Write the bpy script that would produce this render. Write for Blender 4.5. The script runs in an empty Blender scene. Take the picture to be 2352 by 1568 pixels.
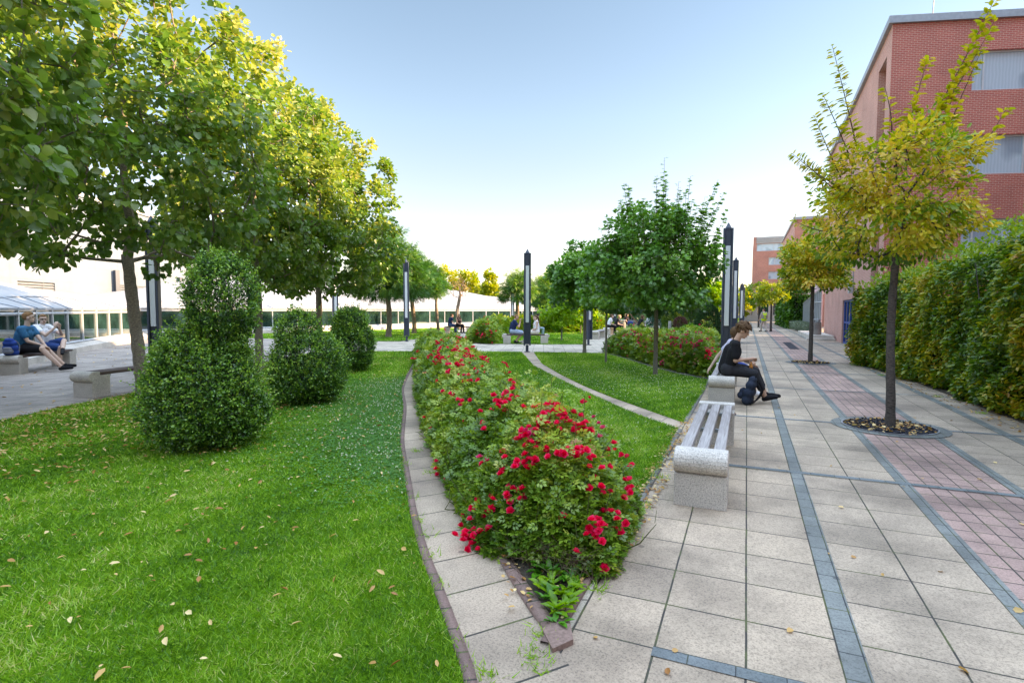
import bpy, bmesh, math, random
import numpy as np
from mathutils import Vector, Matrix, Quaternion
SC = bpy.context.scene
COL = SC.collection
R = math.radians

# ---------------------------------------------------------------- camera, sky, sun, exposure
CAM_H, YAW, PITCH, ROLL = 1.56, R(23.35), R(3.33), R(0.12)
fw = Vector((-math.sin(YAW)*math.cos(PITCH), math.cos(YAW)*math.cos(PITCH), -math.sin(PITCH)))
rt = Vector((math.cos(YAW), math.sin(YAW), 0.0)); up = rt.cross(fw)
cr = rt*math.cos(ROLL) + up*math.sin(ROLL); cu = -rt*math.sin(ROLL) + up*math.cos(ROLL)
cam = bpy.data.objects.new('camera', bpy.data.cameras.new('camera')); COL.objects.link(cam)
cam.matrix_world = Matrix(((cr.x, cu.x, -fw.x, 0), (cr.y, cu.y, -fw.y, 0), (cr.z, cu.z, -fw.z, CAM_H), (0, 0, 0, 1)))
cam.data.sensor_width = 36; cam.data.lens = 1248/2352*36; cam.data.clip_start = .05; cam.data.clip_end = 2000
SC.camera = cam
SUN_EL, SUN_AZ = R(19), R(68)                      # azimuth measured from +Y towards +X
world = bpy.data.worlds.new('World'); SC.world = world; world.use_nodes = True
wt = world.node_tree; bg = wt.nodes['Background']
sky = wt.nodes.new('ShaderNodeTexSky'); sky.sky_type = 'NISHITA'; sky.sun_disc = False
sky.sun_elevation = SUN_EL; sky.sun_rotation = SUN_AZ; sky.air_density = 1.0; sky.dust_density = .3; sky.ozone_density = 3.0
# fill light added to the sky: zenith boosted and warmed, low sky dimmed
wtc = wt.nodes.new('ShaderNodeTexCoord'); wse = wt.nodes.new('ShaderNodeSeparateXYZ'); wt.links.new(wtc.outputs['Generated'], wse.inputs[0])
wra = wt.nodes.new('ShaderNodeValToRGB'); wt.links.new(wse.outputs[2], wra.inputs[0]); we = wra.color_ramp.elements
for k_, c_ in enumerate(((0, (.120, .115, .115)), (.10, (.108, .101, .103)), (.20, (.108, .100, .102)), (.32, (.106, .112, .108)), (.55, (.094, .108, .105)), (.74, (.72, .66, .55)), (1, (1.0, .90, .74)))):
    if k_ > 1: we.new(c_[0])
    we[k_].position = c_[0]; we[k_].color = tuple(c_[1])+(1,)
wmx = wt.nodes.new('ShaderNodeMix'); wmx.data_type = 'RGBA'; wmx.blend_type = 'MULTIPLY'; wmx.inputs[0].default_value = 1
wt.links.new(sky.outputs[0], wmx.inputs[6]); wt.links.new(wra.outputs[0], wmx.inputs[7])
wgm = wt.nodes.new('ShaderNodeMix'); wgm.data_type = 'RGBA'; wgm.blend_type = 'MULTIPLY'; wgm.inputs[0].default_value = 1; wgm.inputs[7].default_value = (4.6, 4.6, 4.6, 1)
wt.links.new(wmx.outputs[2], wgm.inputs[6]); wt.links.new(wgm.outputs[2], bg.inputs[0]); bg.inputs[1].default_value = .15
sl = bpy.data.lights.new('sun', 'SUN'); sl.energy = 3.1; sl.angle = R(.6); sl.color = (1, .85, .62)
so = bpy.data.objects.new('sun', sl); COL.objects.link(so)
sd = Vector((math.sin(SUN_AZ)*math.cos(SUN_EL), math.cos(SUN_AZ)*math.cos(SUN_EL), math.sin(SUN_EL)))
so.rotation_euler = sd.to_track_quat('Z', 'Y').to_euler(); so.location = (30, 30, 30)
SC.view_settings.view_transform = 'Standard'; SC.view_settings.look = 'None'
SC.view_settings.exposure = 2.45; SC.view_settings.gamma = 1.0
SC.view_settings.use_white_balance = True; SC.view_settings.white_balance_temperature = 9300; SC.view_settings.white_balance_tint = 21
SC.cycles.max_bounces = 6; SC.cycles.transparent_max_bounces = 4; SC.cycles.transmission_bounces = 3
SC.cycles.diffuse_bounces = 4; SC.cycles.glossy_bounces = 2; SC.cycles.use_denoising = True
SC.cycles.caustics_reflective = False; SC.cycles.caustics_refractive = False

# ---------------------------------------------------------------- object helpers
def tag(o, label=None, cat=None, group=None, kind=None):
    if label: o['label'] = label
    if cat: o['category'] = cat
    if group: o['group'] = group
    if kind: o['kind'] = kind
    return o
def empty(name, loc=(0, 0, 0), rz=0, label=None, cat=None, group=None, scale=1):
    o = bpy.data.objects.new(name, None); COL.objects.link(o); o.location = loc; o.rotation_euler = (0, 0, rz)
    o.empty_display_size = .1; o.scale = (scale,)*3
    return tag(o, label, cat, group)
def link(name, me, mat=None, parent=None):
    o = bpy.data.objects.new(name, me); COL.objects.link(o)
    if mat is not None:
        me.materials.clear(); me.materials.append(mat)
    if parent is not None: o.parent = parent
    return o
def copy_tree(o, parent=None):
    c = o.copy(); COL.objects.link(c); c.parent = parent
    for ch in [x for x in KIDS(o)]: copy_tree(ch, c)
    return c
def KIDS(o): return [x for x in bpy.data.objects if x.parent == o]
def npmesh(name, V, F, mat=None, parent=None, attr=None, uv=None, smooth=False):
    """V (n,3), F (m,k) faces all with k corners"""
    V = np.asarray(V, np.float32); F = np.asarray(F, np.int32); k = F.shape[1]
    me = bpy.data.meshes.new(name)
    me.vertices.add(len(V)); me.vertices.foreach_set('co', V.ravel())
    me.loops.add(F.size); me.loops.foreach_set('vertex_index', F.ravel())
    me.polygons.add(len(F)); me.polygons.foreach_set('loop_start', np.arange(0, F.size, k, dtype=np.int32))
    me.polygons.foreach_set('loop_total', np.full(len(F), k, np.int32))
    if smooth: me.polygons.foreach_set('use_smooth', np.ones(len(F), bool))
    me.update(calc_edges=True)
    if attr is not None:
        a = me.attributes.new('v', 'FLOAT', 'POINT'); a.data.foreach_set('value', np.asarray(attr, np.float32))
    if uv is not None:
        u = me.uv_layers.new(name='UVMap'); u.data.foreach_set('uv', np.asarray(uv, np.float32)[F.ravel()].ravel())
    return link(name, me, mat, parent)
class MB:
    """collects boxes, tubes, prisms ... into one mesh"""
    def __init__(s): s.v = []; s.f = []; s.uv = []
    def add(s, vs, fs, uvs=None):
        n = len(s.v); s.v += [tuple(v) for v in vs]; s.f += [tuple(i+n for i in f) for f in fs]
        s.uv += list(uvs) if uvs is not None else [(v[0], v[1]) for v in vs]
    def box(s, c, d, rz=0, M=None):
        x, y, z = d[0]/2, d[1]/2, d[2]/2
        vs = [Vector(p) for p in ((-x,-y,-z),(x,-y,-z),(x,y,-z),(-x,y,-z),(-x,-y,z),(x,-y,z),(x,y,z),(-x,y,z))]
        m = Matrix.Translation(c) @ Matrix.Rotation(rz, 4, 'Z')
        if M is not None: m = M @ m
        s.add([m @ v for v in vs], [(0,3,2,1),(4,5,6,7),(0,1,5,4),(1,2,6,5),(2,3,7,6),(3,0,4,7)]); return s
    def tube(s, pts, rad, n=8, caps=True):
        pts = [Vector(p) for p in pts]; rad = rad if hasattr(rad, '__len__') else [rad]*len(pts)
        base = len(s.v); vs = []; fs = []; ref = None
        for i, p in enumerate(pts):
            t = (pts[min(i+1, len(pts)-1)] - pts[max(i-1, 0)])
            if t.length < 1e-9: t = Vector((0, 0, 1))
            t.normalize()
            if ref is None: ref = Vector((1, 0, 0)) if abs(t.x) < .9 else Vector((0, 1, 0))
            a = (ref - t*ref.dot(t)).normalized(); b = t.cross(a); ref = a
            for j in range(n):
                th = 2*math.pi*j/n; vs.append(p + (a*math.cos(th)+b*math.sin(th))*rad[i])
        for i in range(len(pts)-1):
            for j in range(n):
                k = (j+1) % n; fs.append((i*n+j, i*n+k, (i+1)*n+k, (i+1)*n+j))
        if caps: fs.append(tuple(range(n-1, -1, -1))); fs.append(tuple((len(pts)-1)*n+j for j in range(n)))
        s.add(vs, fs); return s
    def prism(s, poly, z0, z1, M=None):
        n = len(poly); vs = [Vector((p[0], p[1], z)) for z in (z0, z1) for p in poly]
        if M is not None: vs = [M @ v for v in vs]
        s.add(vs, [tuple(range(n-1, -1, -1)), tuple(range(n, 2*n))] + [(i, (i+1) % n, n+(i+1) % n, n+i) for i in range(n)]); return s
    def lathe(s, prof, n=24, c=(0, 0, 0)):
        vs = [(c[0]+r*math.cos(2*math.pi*j/n), c[1]+r*math.sin(2*math.pi*j/n), c[2]+z) for r, z in prof for j in range(n)]
        fs = [(i*n+j, i*n+(j+1) % n, (i+1)*n+(j+1) % n, (i+1)*n+j) for i in range(len(prof)-1) for j in range(n)]
        fs += [tuple(range(n-1, -1, -1)), tuple((len(prof)-1)*n+j for j in range(n))]
        s.add(vs, fs); return s
    def build(s, name, mat, parent=None, bevel=0, smooth=False, uv=False):
        me = bpy.data.meshes.new(name); me.from_pydata(s.v, [], s.f)
        if uv:
            l = me.uv_layers.new(name='UVMap')
            for i, lo in enumerate(me.loops): l.data[i].uv = s.uv[lo.vertex_index]
        if smooth: me.polygons.foreach_set('use_smooth', [True]*len(me.polygons))
        me.update(); o = link(name, me, mat, parent)
        if bevel:
            b = o.modifiers.new('b', 'BEVEL'); b.width = bevel; b.segments = 2; b.limit_method = 'ANGLE'; b.angle_limit = R(40)
        return o

# ---------------------------------------------------------------- material helpers
def newmat(name):
    m = bpy.data.materials.new(name); m.use_nodes = True; nt = m.node_tree
    return m, nt, nt.nodes['Principled BSDF'], nt.nodes['Material Output']
def N(nt, t, **kw):
    n = nt.nodes.new(t)
    for k, v in kw.items():
        if k in n.inputs: n.inputs[k].default_value = v
        else: setattr(n, k, v)
    return n
def mixc(nt, fac, a, b, mode='MIX'):
    n = nt.nodes.new('ShaderNodeMix'); n.data_type = 'RGBA'; n.blend_type = mode
    for sock, val in ((n.inputs[0], fac), (n.inputs[6], a), (n.inputs[7], b)):
        if hasattr(val, 'links') or isinstance(val, bpy.types.NodeSocket): nt.links.new(val, sock)
        elif isinstance(val, (int, float)): sock.default_value = val
        else: sock.default_value = tuple(val)+(1,) if len(val) == 3 else val
    return n.outputs[2]
def ramp(nt, src, stops):
    r = nt.nodes.new('ShaderNodeValToRGB'); nt.links.new(src, r.inputs[0]); e = r.color_ramp.elements
    while len(e) < len(stops): e.new(.5)
    for i, (p, c) in enumerate(stops): e[i].position = p; e[i].color = tuple(c)+(1,)
    return r.outputs[0]
def noise(nt, scale, vec=None, detail=3, rough=.55):
    n = N(nt, 'ShaderNodeTexNoise', Scale=scale, Detail=detail, Roughness=rough)
    if vec is not None: nt.links.new(vec, n.inputs['Vector'])
    return n.outputs['Fac']
def bump(nt, bs, src, strength, dist=.01):
    b = N(nt, 'ShaderNodeBump', Strength=strength, Distance=dist); nt.links.new(src, b.inputs['Height']); nt.links.new(b.outputs[0], bs.inputs['Normal'])
def plain(name, col, rough=.7, metal=0, var=.15, scale=20, spec=.3):
    m, nt, bs, out = newmat(name)
    tc = N(nt, 'ShaderNodeTexCoord'); f = noise(nt, scale, tc.outputs['Object'])
    c = ramp(nt, f, [(.3, [x*(1-var) for x in col]), (.7, [min(1, x*(1+var)) for x in col])])
    nt.links.new(c, bs.inputs['Base Color']); bs.inputs['Roughness'].default_value = rough
    bs.inputs['Metallic'].default_value = metal; bs.inputs['Specular IOR Level'].default_value = spec
    return m
def paving(name, c1, c2, bw, bh, ox=0, oy=0, rot=0, mortar=(.05, .045, .04), ms=.006, uv=False, speck=.42, stain=.42, gum=True):
    m, nt, bs, out = newmat(name)
    tc = N(nt, 'ShaderNodeTexCoord'); src = tc.outputs['UV' if uv else 'Object']
    mp = N(nt, 'ShaderNodeMapping'); nt.links.new(src, mp.inputs[0])
    mp.vector_type = 'TEXTURE'; mp.inputs['Location'].default_value = (ox, oy, 0); mp.inputs['Rotation'].default_value = (0, 0, rot)
    wob = N(nt, 'ShaderNodeTexNoise', Scale=1.3); nt.links.new(mp.outputs[0], wob.inputs['Vector'])
    ad = N(nt, 'ShaderNodeVectorMath', operation='SCALE'); nt.links.new(wob.outputs['Color'], ad.inputs[0]); ad.inputs['Scale'].default_value = .012
    ad2 = N(nt, 'ShaderNodeVectorMath', operation='ADD'); nt.links.new(mp.outputs[0], ad2.inputs[0]); nt.links.new(ad.outputs[0], ad2.inputs[1])
    br = N(nt, 'ShaderNodeTexBrick', Scale=1, offset=0.0, squash=1.0); nt.links.new(ad2.outputs[0], br.inputs['Vector'])
    br.inputs['Color1'].default_value = tuple(c1)+(1,); br.inputs['Color2'].default_value = tuple(c2)+(1,)
    br.inputs['Mortar'].default_value = tuple(c1)+(1,); br.inputs['Mortar Size'].default_value = ms; br.inputs['Mortar Smooth'].default_value = .3
    br.inputs['Brick Width'].default_value = bw; br.inputs['Row Height'].default_value = bh
    obj = tc.outputs['Object']
    sp = noise(nt, 90, obj, 3, .8); spc = ramp(nt, sp, [(.36, (1-speck,)*3), (.5, (1, 1, 1)), (.66, (1+speck*.35,)*3)])
    c = mixc(nt, 1.0, br.outputs['Color'], spc, 'MULTIPLY')
    st = noise(nt, .9, obj, 6, .65); stc = ramp(nt, st, [(.36, (1-stain,)*3), (.56, (1, 1, 1))]); c = mixc(nt, 1.0, c, stc, 'MULTIPLY')
    if gum:
        vo = N(nt, 'ShaderNodeTexVoronoi', Scale=2.6); nt.links.new(obj, vo.inputs['Vector'])
        vd = ramp(nt, vo.outputs['Distance'], [(.048, (.40, .40, .42)), (.062, (1, 1, 1))]); c = mixc(nt, .75, c, vd, 'MULTIPLY')
        s2 = noise(nt, .35, obj, 5, .6); c = mixc(nt, 1.0, c, ramp(nt, s2, [(.38, (.72, .71, .72)), (.52, (1, 1, 1))]), 'MULTIPLY')
    mn = noise(nt, 6, obj, 3); mcol = ramp(nt, mn, [(.45, mortar), (.62, (.09, .1, .04))])
    c = mixc(nt, br.outputs['Fac'], c, mcol)
    nt.links.new(c, bs.inputs['Base Color'])
    rr = ramp(nt, st, [(.3, (.55,)*3), (.7, (.85,)*3)]); nt.links.new(rr, bs.inputs['Roughness']); bs.inputs['Specular IOR Level'].default_value = .3
    sub = N(nt, 'ShaderNodeMath', operation='SUBTRACT'); nt.links.new(sp, sub.inputs[0]); nt.links.new(br.outputs['Fac'], sub.inputs[1])
    bump(nt, bs, sub.outputs[0], .5, .006)
    return m
def leafmat(name, stops, trans=.35, gloss=.05, backlight=1.4):
    """stops: colour ramp over the per leaf value v"""
    m, nt, bs, out = newmat(name); nt.nodes.remove(bs)
    at = N(nt, 'ShaderNodeAttribute', attribute_name='v')
    c = ramp(nt, at.outputs['Fac'], stops)
    d = N(nt, 'ShaderNodeBsdfDiffuse'); nt.links.new(c, d.inputs[0])
    t = N(nt, 'ShaderNodeBsdfTranslucent'); tcol = mixc(nt, 1.0, c, (backlight*1.05, backlight, backlight*.55), 'MULTIPLY'); nt.links.new(tcol, t.inputs[0])
    mx = N(nt, 'ShaderNodeMixShader'); mx.inputs[0].default_value = trans; nt.links.new(d.outputs[0], mx.inputs[1]); nt.links.new(t.outputs[0], mx.inputs[2])
    g = N(nt, 'ShaderNodeBsdfGlossy'); g.inputs['Roughness'].default_value = .38
    mg = N(nt, 'ShaderNodeMixShader'); mg.inputs[0].default_value = gloss; nt.links.new(mx.outputs[0], mg.inputs[1]); nt.links.new(g.outputs[0], mg.inputs[2])
    nt.links.new(mg.outputs[0], out.inputs[0]); return m
def barkmat(name, c1, c2, scale=18, horiz=False):
    m, nt, bs, out = newmat(name); tc = N(nt, 'ShaderNodeTexCoord'); mp = N(nt, 'ShaderNodeMapping'); nt.links.new(tc.outputs['Object'], mp.inputs[0])
    mp.inputs['Scale'].default_value = (1, 1, 2.5) if horiz else (1, 1, .22)
    f = noise(nt, scale, mp.outputs[0], 6, .7); c = ramp(nt, f, [(.35, c1), (.65, c2)])
    nt.links.new(c, bs.inputs['Base Color']); bs.inputs['Roughness'].default_value = .9; bump(nt, bs, f, .9, .02); return m
def brickmat(name, c1, c2, mortar, bw=.25, bh=.075, ms=.010):
    m, nt, bs, out = newmat(name); tc = N(nt, 'ShaderNodeTexCoord'); uv = tc.outputs['UV']
    br = N(nt, 'ShaderNodeTexBrick', Scale=1, offset=.5); nt.links.new(uv, br.inputs['Vector'])
    br.inputs['Color1'].default_value = tuple(c1)+(1,); br.inputs['Color2'].default_value = tuple(c2)+(1,); br.inputs['Mortar'].default_value = tuple(mortar)+(1,)
    br.inputs['Brick Width'].default_value = bw; br.inputs['Row Height'].default_value = bh; br.inputs['Mortar Size'].default_value = ms; br.inputs['Mortar Smooth'].default_value = .2; br.inputs['Bias'].default_value = -.1
    n1 = noise(nt, .7, uv, 4); v = ramp(nt, n1, [(.3, (.84,)*3), (.7, (1.1,)*3)]); c = mixc(nt, 1.0, br.outputs['Color'], v, 'MULTIPLY')
    n2 = noise(nt, 35, uv, 2); v2 = ramp(nt, n2, [(.3, (.85,)*3), (.7, (1.12,)*3)]); c = mixc(nt, 1.0, c, v2, 'MULTIPLY')
    nt.links.new(c, bs.inputs['Base Color']); bs.inputs['Roughness'].default_value = .85
    inv = N(nt, 'ShaderNodeMath', operation='SUBTRACT'); inv.inputs[0].default_value = 1; nt.links.new(br.outputs['Fac'], inv.inputs[1]); bump(nt, bs, inv.outputs[0], .5, .01)
    return m
def glassmat(name, col, rough=.04, spec=.9, curtain=False, coat=0.0, metal=0.0):
    m, nt, bs, out = newmat(name); bs.inputs['Roughness'].default_value = rough; bs.inputs['Specular IOR Level'].default_value = spec
    bs.inputs['Metallic'].default_value = metal; bs.inputs['IOR'].default_value = 1.7
    tc = N(nt, 'ShaderNodeTexCoord')
    if curtain:
        w = N(nt, 'ShaderNodeTexWave', Scale=3.2, Distortion=2.2); w.inputs['Detail'].default_value = 2; w.bands_direction = 'X'
        nt.links.new(tc.outputs['UV'], w.inputs['Vector']); n1 = noise(nt, .8, tc.outputs['UV'], 1)
        c1 = ramp(nt, w.outputs['Fac'], [(0, [x*.93 for x in col]), (1, [x*1.05 for x in col])]); dk = ramp(nt, n1, [(.40, (.55, .62, .66)), (.5, (1, 1, 1))]); c = mixc(nt, 1.0, c1, dk, 'MULTIPLY')
    else:
        n1 = noise(nt, 1.3, tc.outputs['Object'], 3); c = ramp(nt, n1, [(.35, [x*.5 for x in col]), (.65, [x*1.5 for x in col])])
    nt.links.new(c, bs.inputs['Base Color']); return m

M = {}
BE1, BE2 = (0.558, 0.419, 0.310), (0.440, 0.334, 0.251)
M['flag_left'] = paving('flag_left', BE1, BE2, .388, .41, .04, 2.49)
M['flag_mid'] = paving('flag_mid', (0.526, 0.401, 0.302), (0.431, 0.330, 0.251), .383, .41, .53, 2.49)
M['flag_right'] = paving('flag_right', (0.508, 0.387, 0.297), (0.414, 0.317, 0.246), .366, .41, 2.25, 2.49)
M['plaza'] = paving('plaza', (0.432, 0.360, 0.315), (0.352, 0.295, 0.264), .42, .42, 0, 0, R(24), ms=.008, gum=False)
M['court'] = paving('court', (0.558, 0.477, 0.387), (0.475, 0.405, 0.330), .41, .41, 0, 0, R(20), ms=.006, gum=False)
M['band'] = paving('band', (.19, .205, .195), (.25, .265, .25), .105, .2, 0, 0, 0, mortar=(.04, .045, .05), ms=.004, speck=.35)
M['crossband'] = paving('crossband', (.17, .20, .205), (.22, .25, .255), .2, .2, 0, .1, 0, mortar=(.04, .045, .05), ms=.003, speck=.35)
M['redpave'] = paving('redpave', (.52, .33, .28), (.42, .27, .235), .1265, .205, 1.391, 2.49, 0, ms=.006, speck=.35)
M['strip'] = paving('strip', (0.540, 0.405, 0.302), (0.440, 0.334, 0.251), 9, .40, -3, 0, 0, ms=.007, uv=True)
M['curb'] = paving('curb', (.26, .16, .135), (.20, .125, .11), .5, .19, -.2, 0, 0, ms=.006, uv=True, speck=.3, gum=False)
M['greycurb'] = paving('greycurb', (.24, .225, .20), (.19, .18, .16), .5, .3, -.2, 0, 0, ms=.006, uv=True, speck=.3, gum=False)
def soilmat():
    m, nt, bs, out = newmat('soil'); tc = N(nt, 'ShaderNodeTexCoord'); f = noise(nt, 25, tc.outputs['Object'], 6, .7)
    c = ramp(nt, f, [(.3, (.03, .024, .017)), (.7, (.10, .075, .05))]); nt.links.new(c, bs.inputs['Base Color']); bs.inputs['Roughness'].default_value = 1; bump(nt, bs, f, 1, .03); return m
M['soil'] = soilmat()
def turfmat():
    m, nt, bs, out = newmat('turf'); tc = N(nt, 'ShaderNodeTexCoord'); o = tc.outputs['Object']
    f = noise(nt, 60, o, 4, .7); g = noise(nt, 1.2, o, 4, .6)
    c = ramp(nt, f, [(.3, (.05, .15, .008)), (.7, (.14, .34, .018))]); c2 = ramp(nt, g, [(.35, (.75, .85, .8)), (.65, (1.2, 1.1, 1.0))])
    c = mixc(nt, 1.0, c, c2, 'MULTIPLY'); nt.links.new(c, bs.inputs['Base Color']); bs.inputs['Roughness'].default_value = .9; bs.inputs['Specular IOR Level'].default_value = .1
    bump(nt, bs, f, 1, .03); return m
M['turf'] = turfmat()
M['concrete'] = paving('concrete', (.66, .60, .54), (.62, .56, .50), 50, 50, 25.3, 25.1, 0, ms=.0001, speck=.55, stain=.3, gum=False)
M['mulch'] = plain('mulch', (.035, .035, .045), .9, 0, .5, 60)
M['manhole'] = plain('manhole', (.10, .055, .055), .7, .3, .3, 40)
M['lamp_metal'] = plain('lamp_metal', (.045, .062, .095), .45, .1, .25, 60, .5)
M['diffuser'] = plain('diffuser', (.72, .76, .78), .35, 0, .03, 5, .5)
M['white_metal'] = plain('white_metal', (.50, .52, .55), .45, .2, .05, 8)
M['grey_metal'] = plain('grey_metal', (.32, .34, .37), .4, .5, .1, 8)
M['wood_dark'] = barkmat('wood_dark', (.06, .035, .03), (.13, .085, .07), 14)
def woodmat(name, c1, c2):
    m, nt, bs, out = newmat(name); tc = N(nt, 'ShaderNodeTexCoord'); mp = N(nt, 'ShaderNodeMapping'); nt.links.new(tc.outputs['Object'], mp.inputs[0]); mp.inputs['Scale'].default_value = (1, .05, 1)
    f = noise(nt, 60, mp.outputs[0], 5, .6); g = noise(nt, 7, mp.outputs[0], 2); c = ramp(nt, f, [(.3, c1), (.7, c2)])
    c = mixc(nt, .5, c, ramp(nt, g, [(.4, (.6, .55, .55)), (.6, (1, 1, 1))]), 'MULTIPLY')
    nt.links.new(c, bs.inputs['Base Color']); bs.inputs['Roughness'].default_value = .7; bump(nt, bs, f, .6, .01); return m
M['wood_grey'] = woodmat('wood_grey', (.24, .21, .20), (.46, .42, .41))
M['wood_brown'] = woodmat('wood_brown', (.06, .035, .03), (.16, .10, .085))
M['brick'] = brickmat('brick', (.52, .12, .095), (.43, .09, .075), (.58, .36, .29), .165, .056, .007)
M['brick_side'] = brickmat('brick_side', (.56, .25, .205), (.50, .21, .175), (.62, .44, .39), .165, .056, .007)  # same brick, paler pink to paint in light bounced onto side walls
M['brick_far'] = brickmat('brick_far', (.50, .16, .115), (.43, .13, .095), (.55, .36, .29), .2, .066)
M['window'] = glassmat('window', (.36, .50, .60), .03, 1.0, True)
M['darkglass'] = glassmat('darkglass', (.012, .035, .032), .03, 1.0)
M['panel'] = plain('panel', (.36, .36, .36), .5, .0, .04, 2)
M['membrane'] = plain('membrane', (.34, .34, .345), .55, 0, .10, .6)
M['cladding'] = plain('cladding', (.16, .20, .25), .45, .0, .05, 2)
M['louvre'] = plain('louvre', (.25, .28, .29), .5, .3, .1, 5)
M['blue'] = plain('blue', (.02, .07, .28), .5, 0, .15, 10)
M['bark_linden'] = barkmat('bark_linden', (.12, .095, .078), (.34, .285, .235), 30, True)
M['bark_grey'] = barkmat('bark_grey', (.10, .085, .07), (.26, .225, .185), 35, True)
M['bark_robinia'] = barkmat('bark_robinia', (.10, .075, .055), (.27, .20, .15), 22)
M['bark_dark'] = barkmat('bark_dark', (.035, .028, .026), (.12, .095, .085), 25, True)
M['twig'] = plain('twig', (.11, .075, .05), .9, 0, .3, 30)
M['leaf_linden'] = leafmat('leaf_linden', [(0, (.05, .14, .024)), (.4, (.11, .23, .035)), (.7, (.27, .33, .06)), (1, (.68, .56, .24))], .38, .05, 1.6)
M['leaf_maple'] = leafmat('leaf_maple', [(0, (.024, .12, .024)), (.45, (.08, .28, .035)), (.8, (.20, .44, .05)), (1, (.38, .56, .07))], .3, .07)
M['leaf_robinia'] = leafmat('leaf_robinia', [(0, (.02, .10, .018)), (.6, (.055, .20, .025)), (1, (.22, .34, .035))], .35, .04)
M['leaf_yellow'] = leafmat('leaf_yellow', [(0, (.09, .20, .012)), (.5, (.26, .33, .02)), (1, (.55, .46, .03))], .4, .03)
M['leaf_lime'] = leafmat('leaf_lime', [(0, (.08, .24, .012)), (.5, (.20, .40, .018)), (1, (.40, .52, .04))], .4, .03)
M['leaf_hornbeam'] = leafmat('leaf_hornbeam', [(0, (.07, .19, .01)), (.25, (.18, .32, .014)), (.5, (.50, .47, .03)), (.8, (.72, .50, .06)), (1, (.58, .30, .05))], .35, .05)
M['leaf_hedge'] = leafmat('leaf_hedge', [(0, (.03, .11, .008)), (.35, (.10, .22, .012)), (.6, (.30, .33, .018)), (.85, (.52, .36, .025)), (1, (.36, .17, .025))], .3, .05)
M['leaf_hedge_top'] = leafmat('leaf_hedge_top', [(0, (.05, .18, .01)), (.5, (.18, .34, .018)), (1, (.42, .42, .03))], .35, .05)
M['leaf_hedge_green'] = leafmat('leaf_hedge_green', [(0, (.02, .10, .01)), (.6, (.06, .21, .015)), (1, (.16, .32, .02))], .3, .05)
M['leaf_box'] = leafmat('leaf_box', [(0, (.014, .06, .014)), (.35, (.05, .18, .03)), (.65, (.16, .38, .045)), (1, (.40, .62, .08))], .3, .06)
M['leaf_rose'] = leafmat('leaf_rose', [(0, (.05, .14, .014)), (.35, (.12, .25, .02)), (.65, (.28, .40, .04)), (.94, (.52, .50, .11)), (1, (.45, .20, .08))], .3, .05)
M['grass'] = leafmat('grass', [(0, (.03, .13, .01)), (.3, (.09, .28, .015)), (.6, (.21, .45, .03)), (.85, (.38, .58, .07)), (1, (.75, .66, .34))], .3, .03)
M['clover'] = leafmat('clover', [(0, (.03, .15, .03)), (1, (.09, .31, .06))], .3, .04)
M['litter'] = leafmat('litter', [(0, (.34, .13, .04)), (.5, (.62, .36, .13)), (1, (.85, .66, .36))], .15, .03)
M['petal'] = leafmat('petal', [(0, (.72, .006, .05)), (.5, (.88, .014, .10)), (.85, (.90, .05, .22)), (1, (.88, .35, .42))], .3, .04)
M['petal_pink'] = leafmat('petal_pink', [(0, (.60, .01, .10)), (.6, (.80, .04, .25)), (1, (.88, .50, .48))], .3, .04)
M['white_flower'] = leafmat('white_flower', [(0, (.65, .65, .55)), (1, (.85, .85, .75))], .3, .0)
M['leaf_conifer'] = leafmat('leaf_conifer', [(0, (.012, .07, .04)), (.6, (.04, .14, .09)), (1, (.10, .24, .12))], .15, .03)
M['leaf_thuja'] = leafmat('leaf_thuja', [(0, (.03, .11, .02)), (.6, (.11, .21, .03)), (1, (.46, .40, .04))], .2, .03)
M['leaf_bright'] = leafmat('leaf_bright', [(0, (.02, .12, .01)), (.6, (.06, .27, .015)), (1, (.16, .40, .03))], .25, .03)
M['leaf_pine'] = leafmat('leaf_pine', [(0, (.010, .045, .015)), (.7, (.03, .10, .03)), (1, (.08, .16, .05))], .15, .03)
M['leaf_purple'] = leafmat('leaf_purple', [(0, (.08, .03, .03)), (1, (.22, .10, .09))], .2, .03)
M['leaf_lavender'] = leafmat('leaf_lavender', [(0, (.10, .16, .10)), (1, (.28, .34, .28))], .2, .03)

# ---------------------------------------------------------------- geometry helpers for the ground
def cr_spline(pts, n):
    P = np.array(pts, float); m = len(P)
    seg = np.r_[0, np.cumsum(np.linalg.norm(np.diff(P, axis=0), axis=1))]; t = np.linspace(0, seg[-1], n)
    T = np.zeros_like(P); T[1:-1] = (P[2:]-P[:-2])/(seg[2:]-seg[:-2])[:, None]; T[0] = (P[1]-P[0])/(seg[1]-seg[0]); T[-1] = (P[-1]-P[-2])/(seg[-1]-seg[-2])
    i = np.clip(np.searchsorted(seg, t, side='right')-1, 0, m-2); h = (seg[i+1]-seg[i]); s = ((t-seg[i])/h)[:, None]; h = h[:, None]
    return (2*s**3-3*s**2+1)*P[i]+(s**3-2*s**2+s)*h*T[i]+(-2*s**3+3*s**2)*P[i+1]+(s**3-s**2)*h*T[i+1]
def sheet(name, poly, z, mat, kind='structure', label=None, cat=None, parent=None):
    bm = bmesh.new(); vs = [bm.verts.new((p[0], p[1], z)) for p in poly]; f = bm.faces.new(vs)
    if f.normal.z < 0 or f.calc_area() == 0: pass
    bm.normal_update()
    if f.normal.z < 0: f.normal_flip()
    bmesh.ops.triangulate(bm, faces=bm.faces[:]); me = bpy.data.meshes.new(name); bm.to_mesh(me); bm.free()
    o = link(name, me, mat, parent); return tag(o, label, cat, None, kind)
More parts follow.
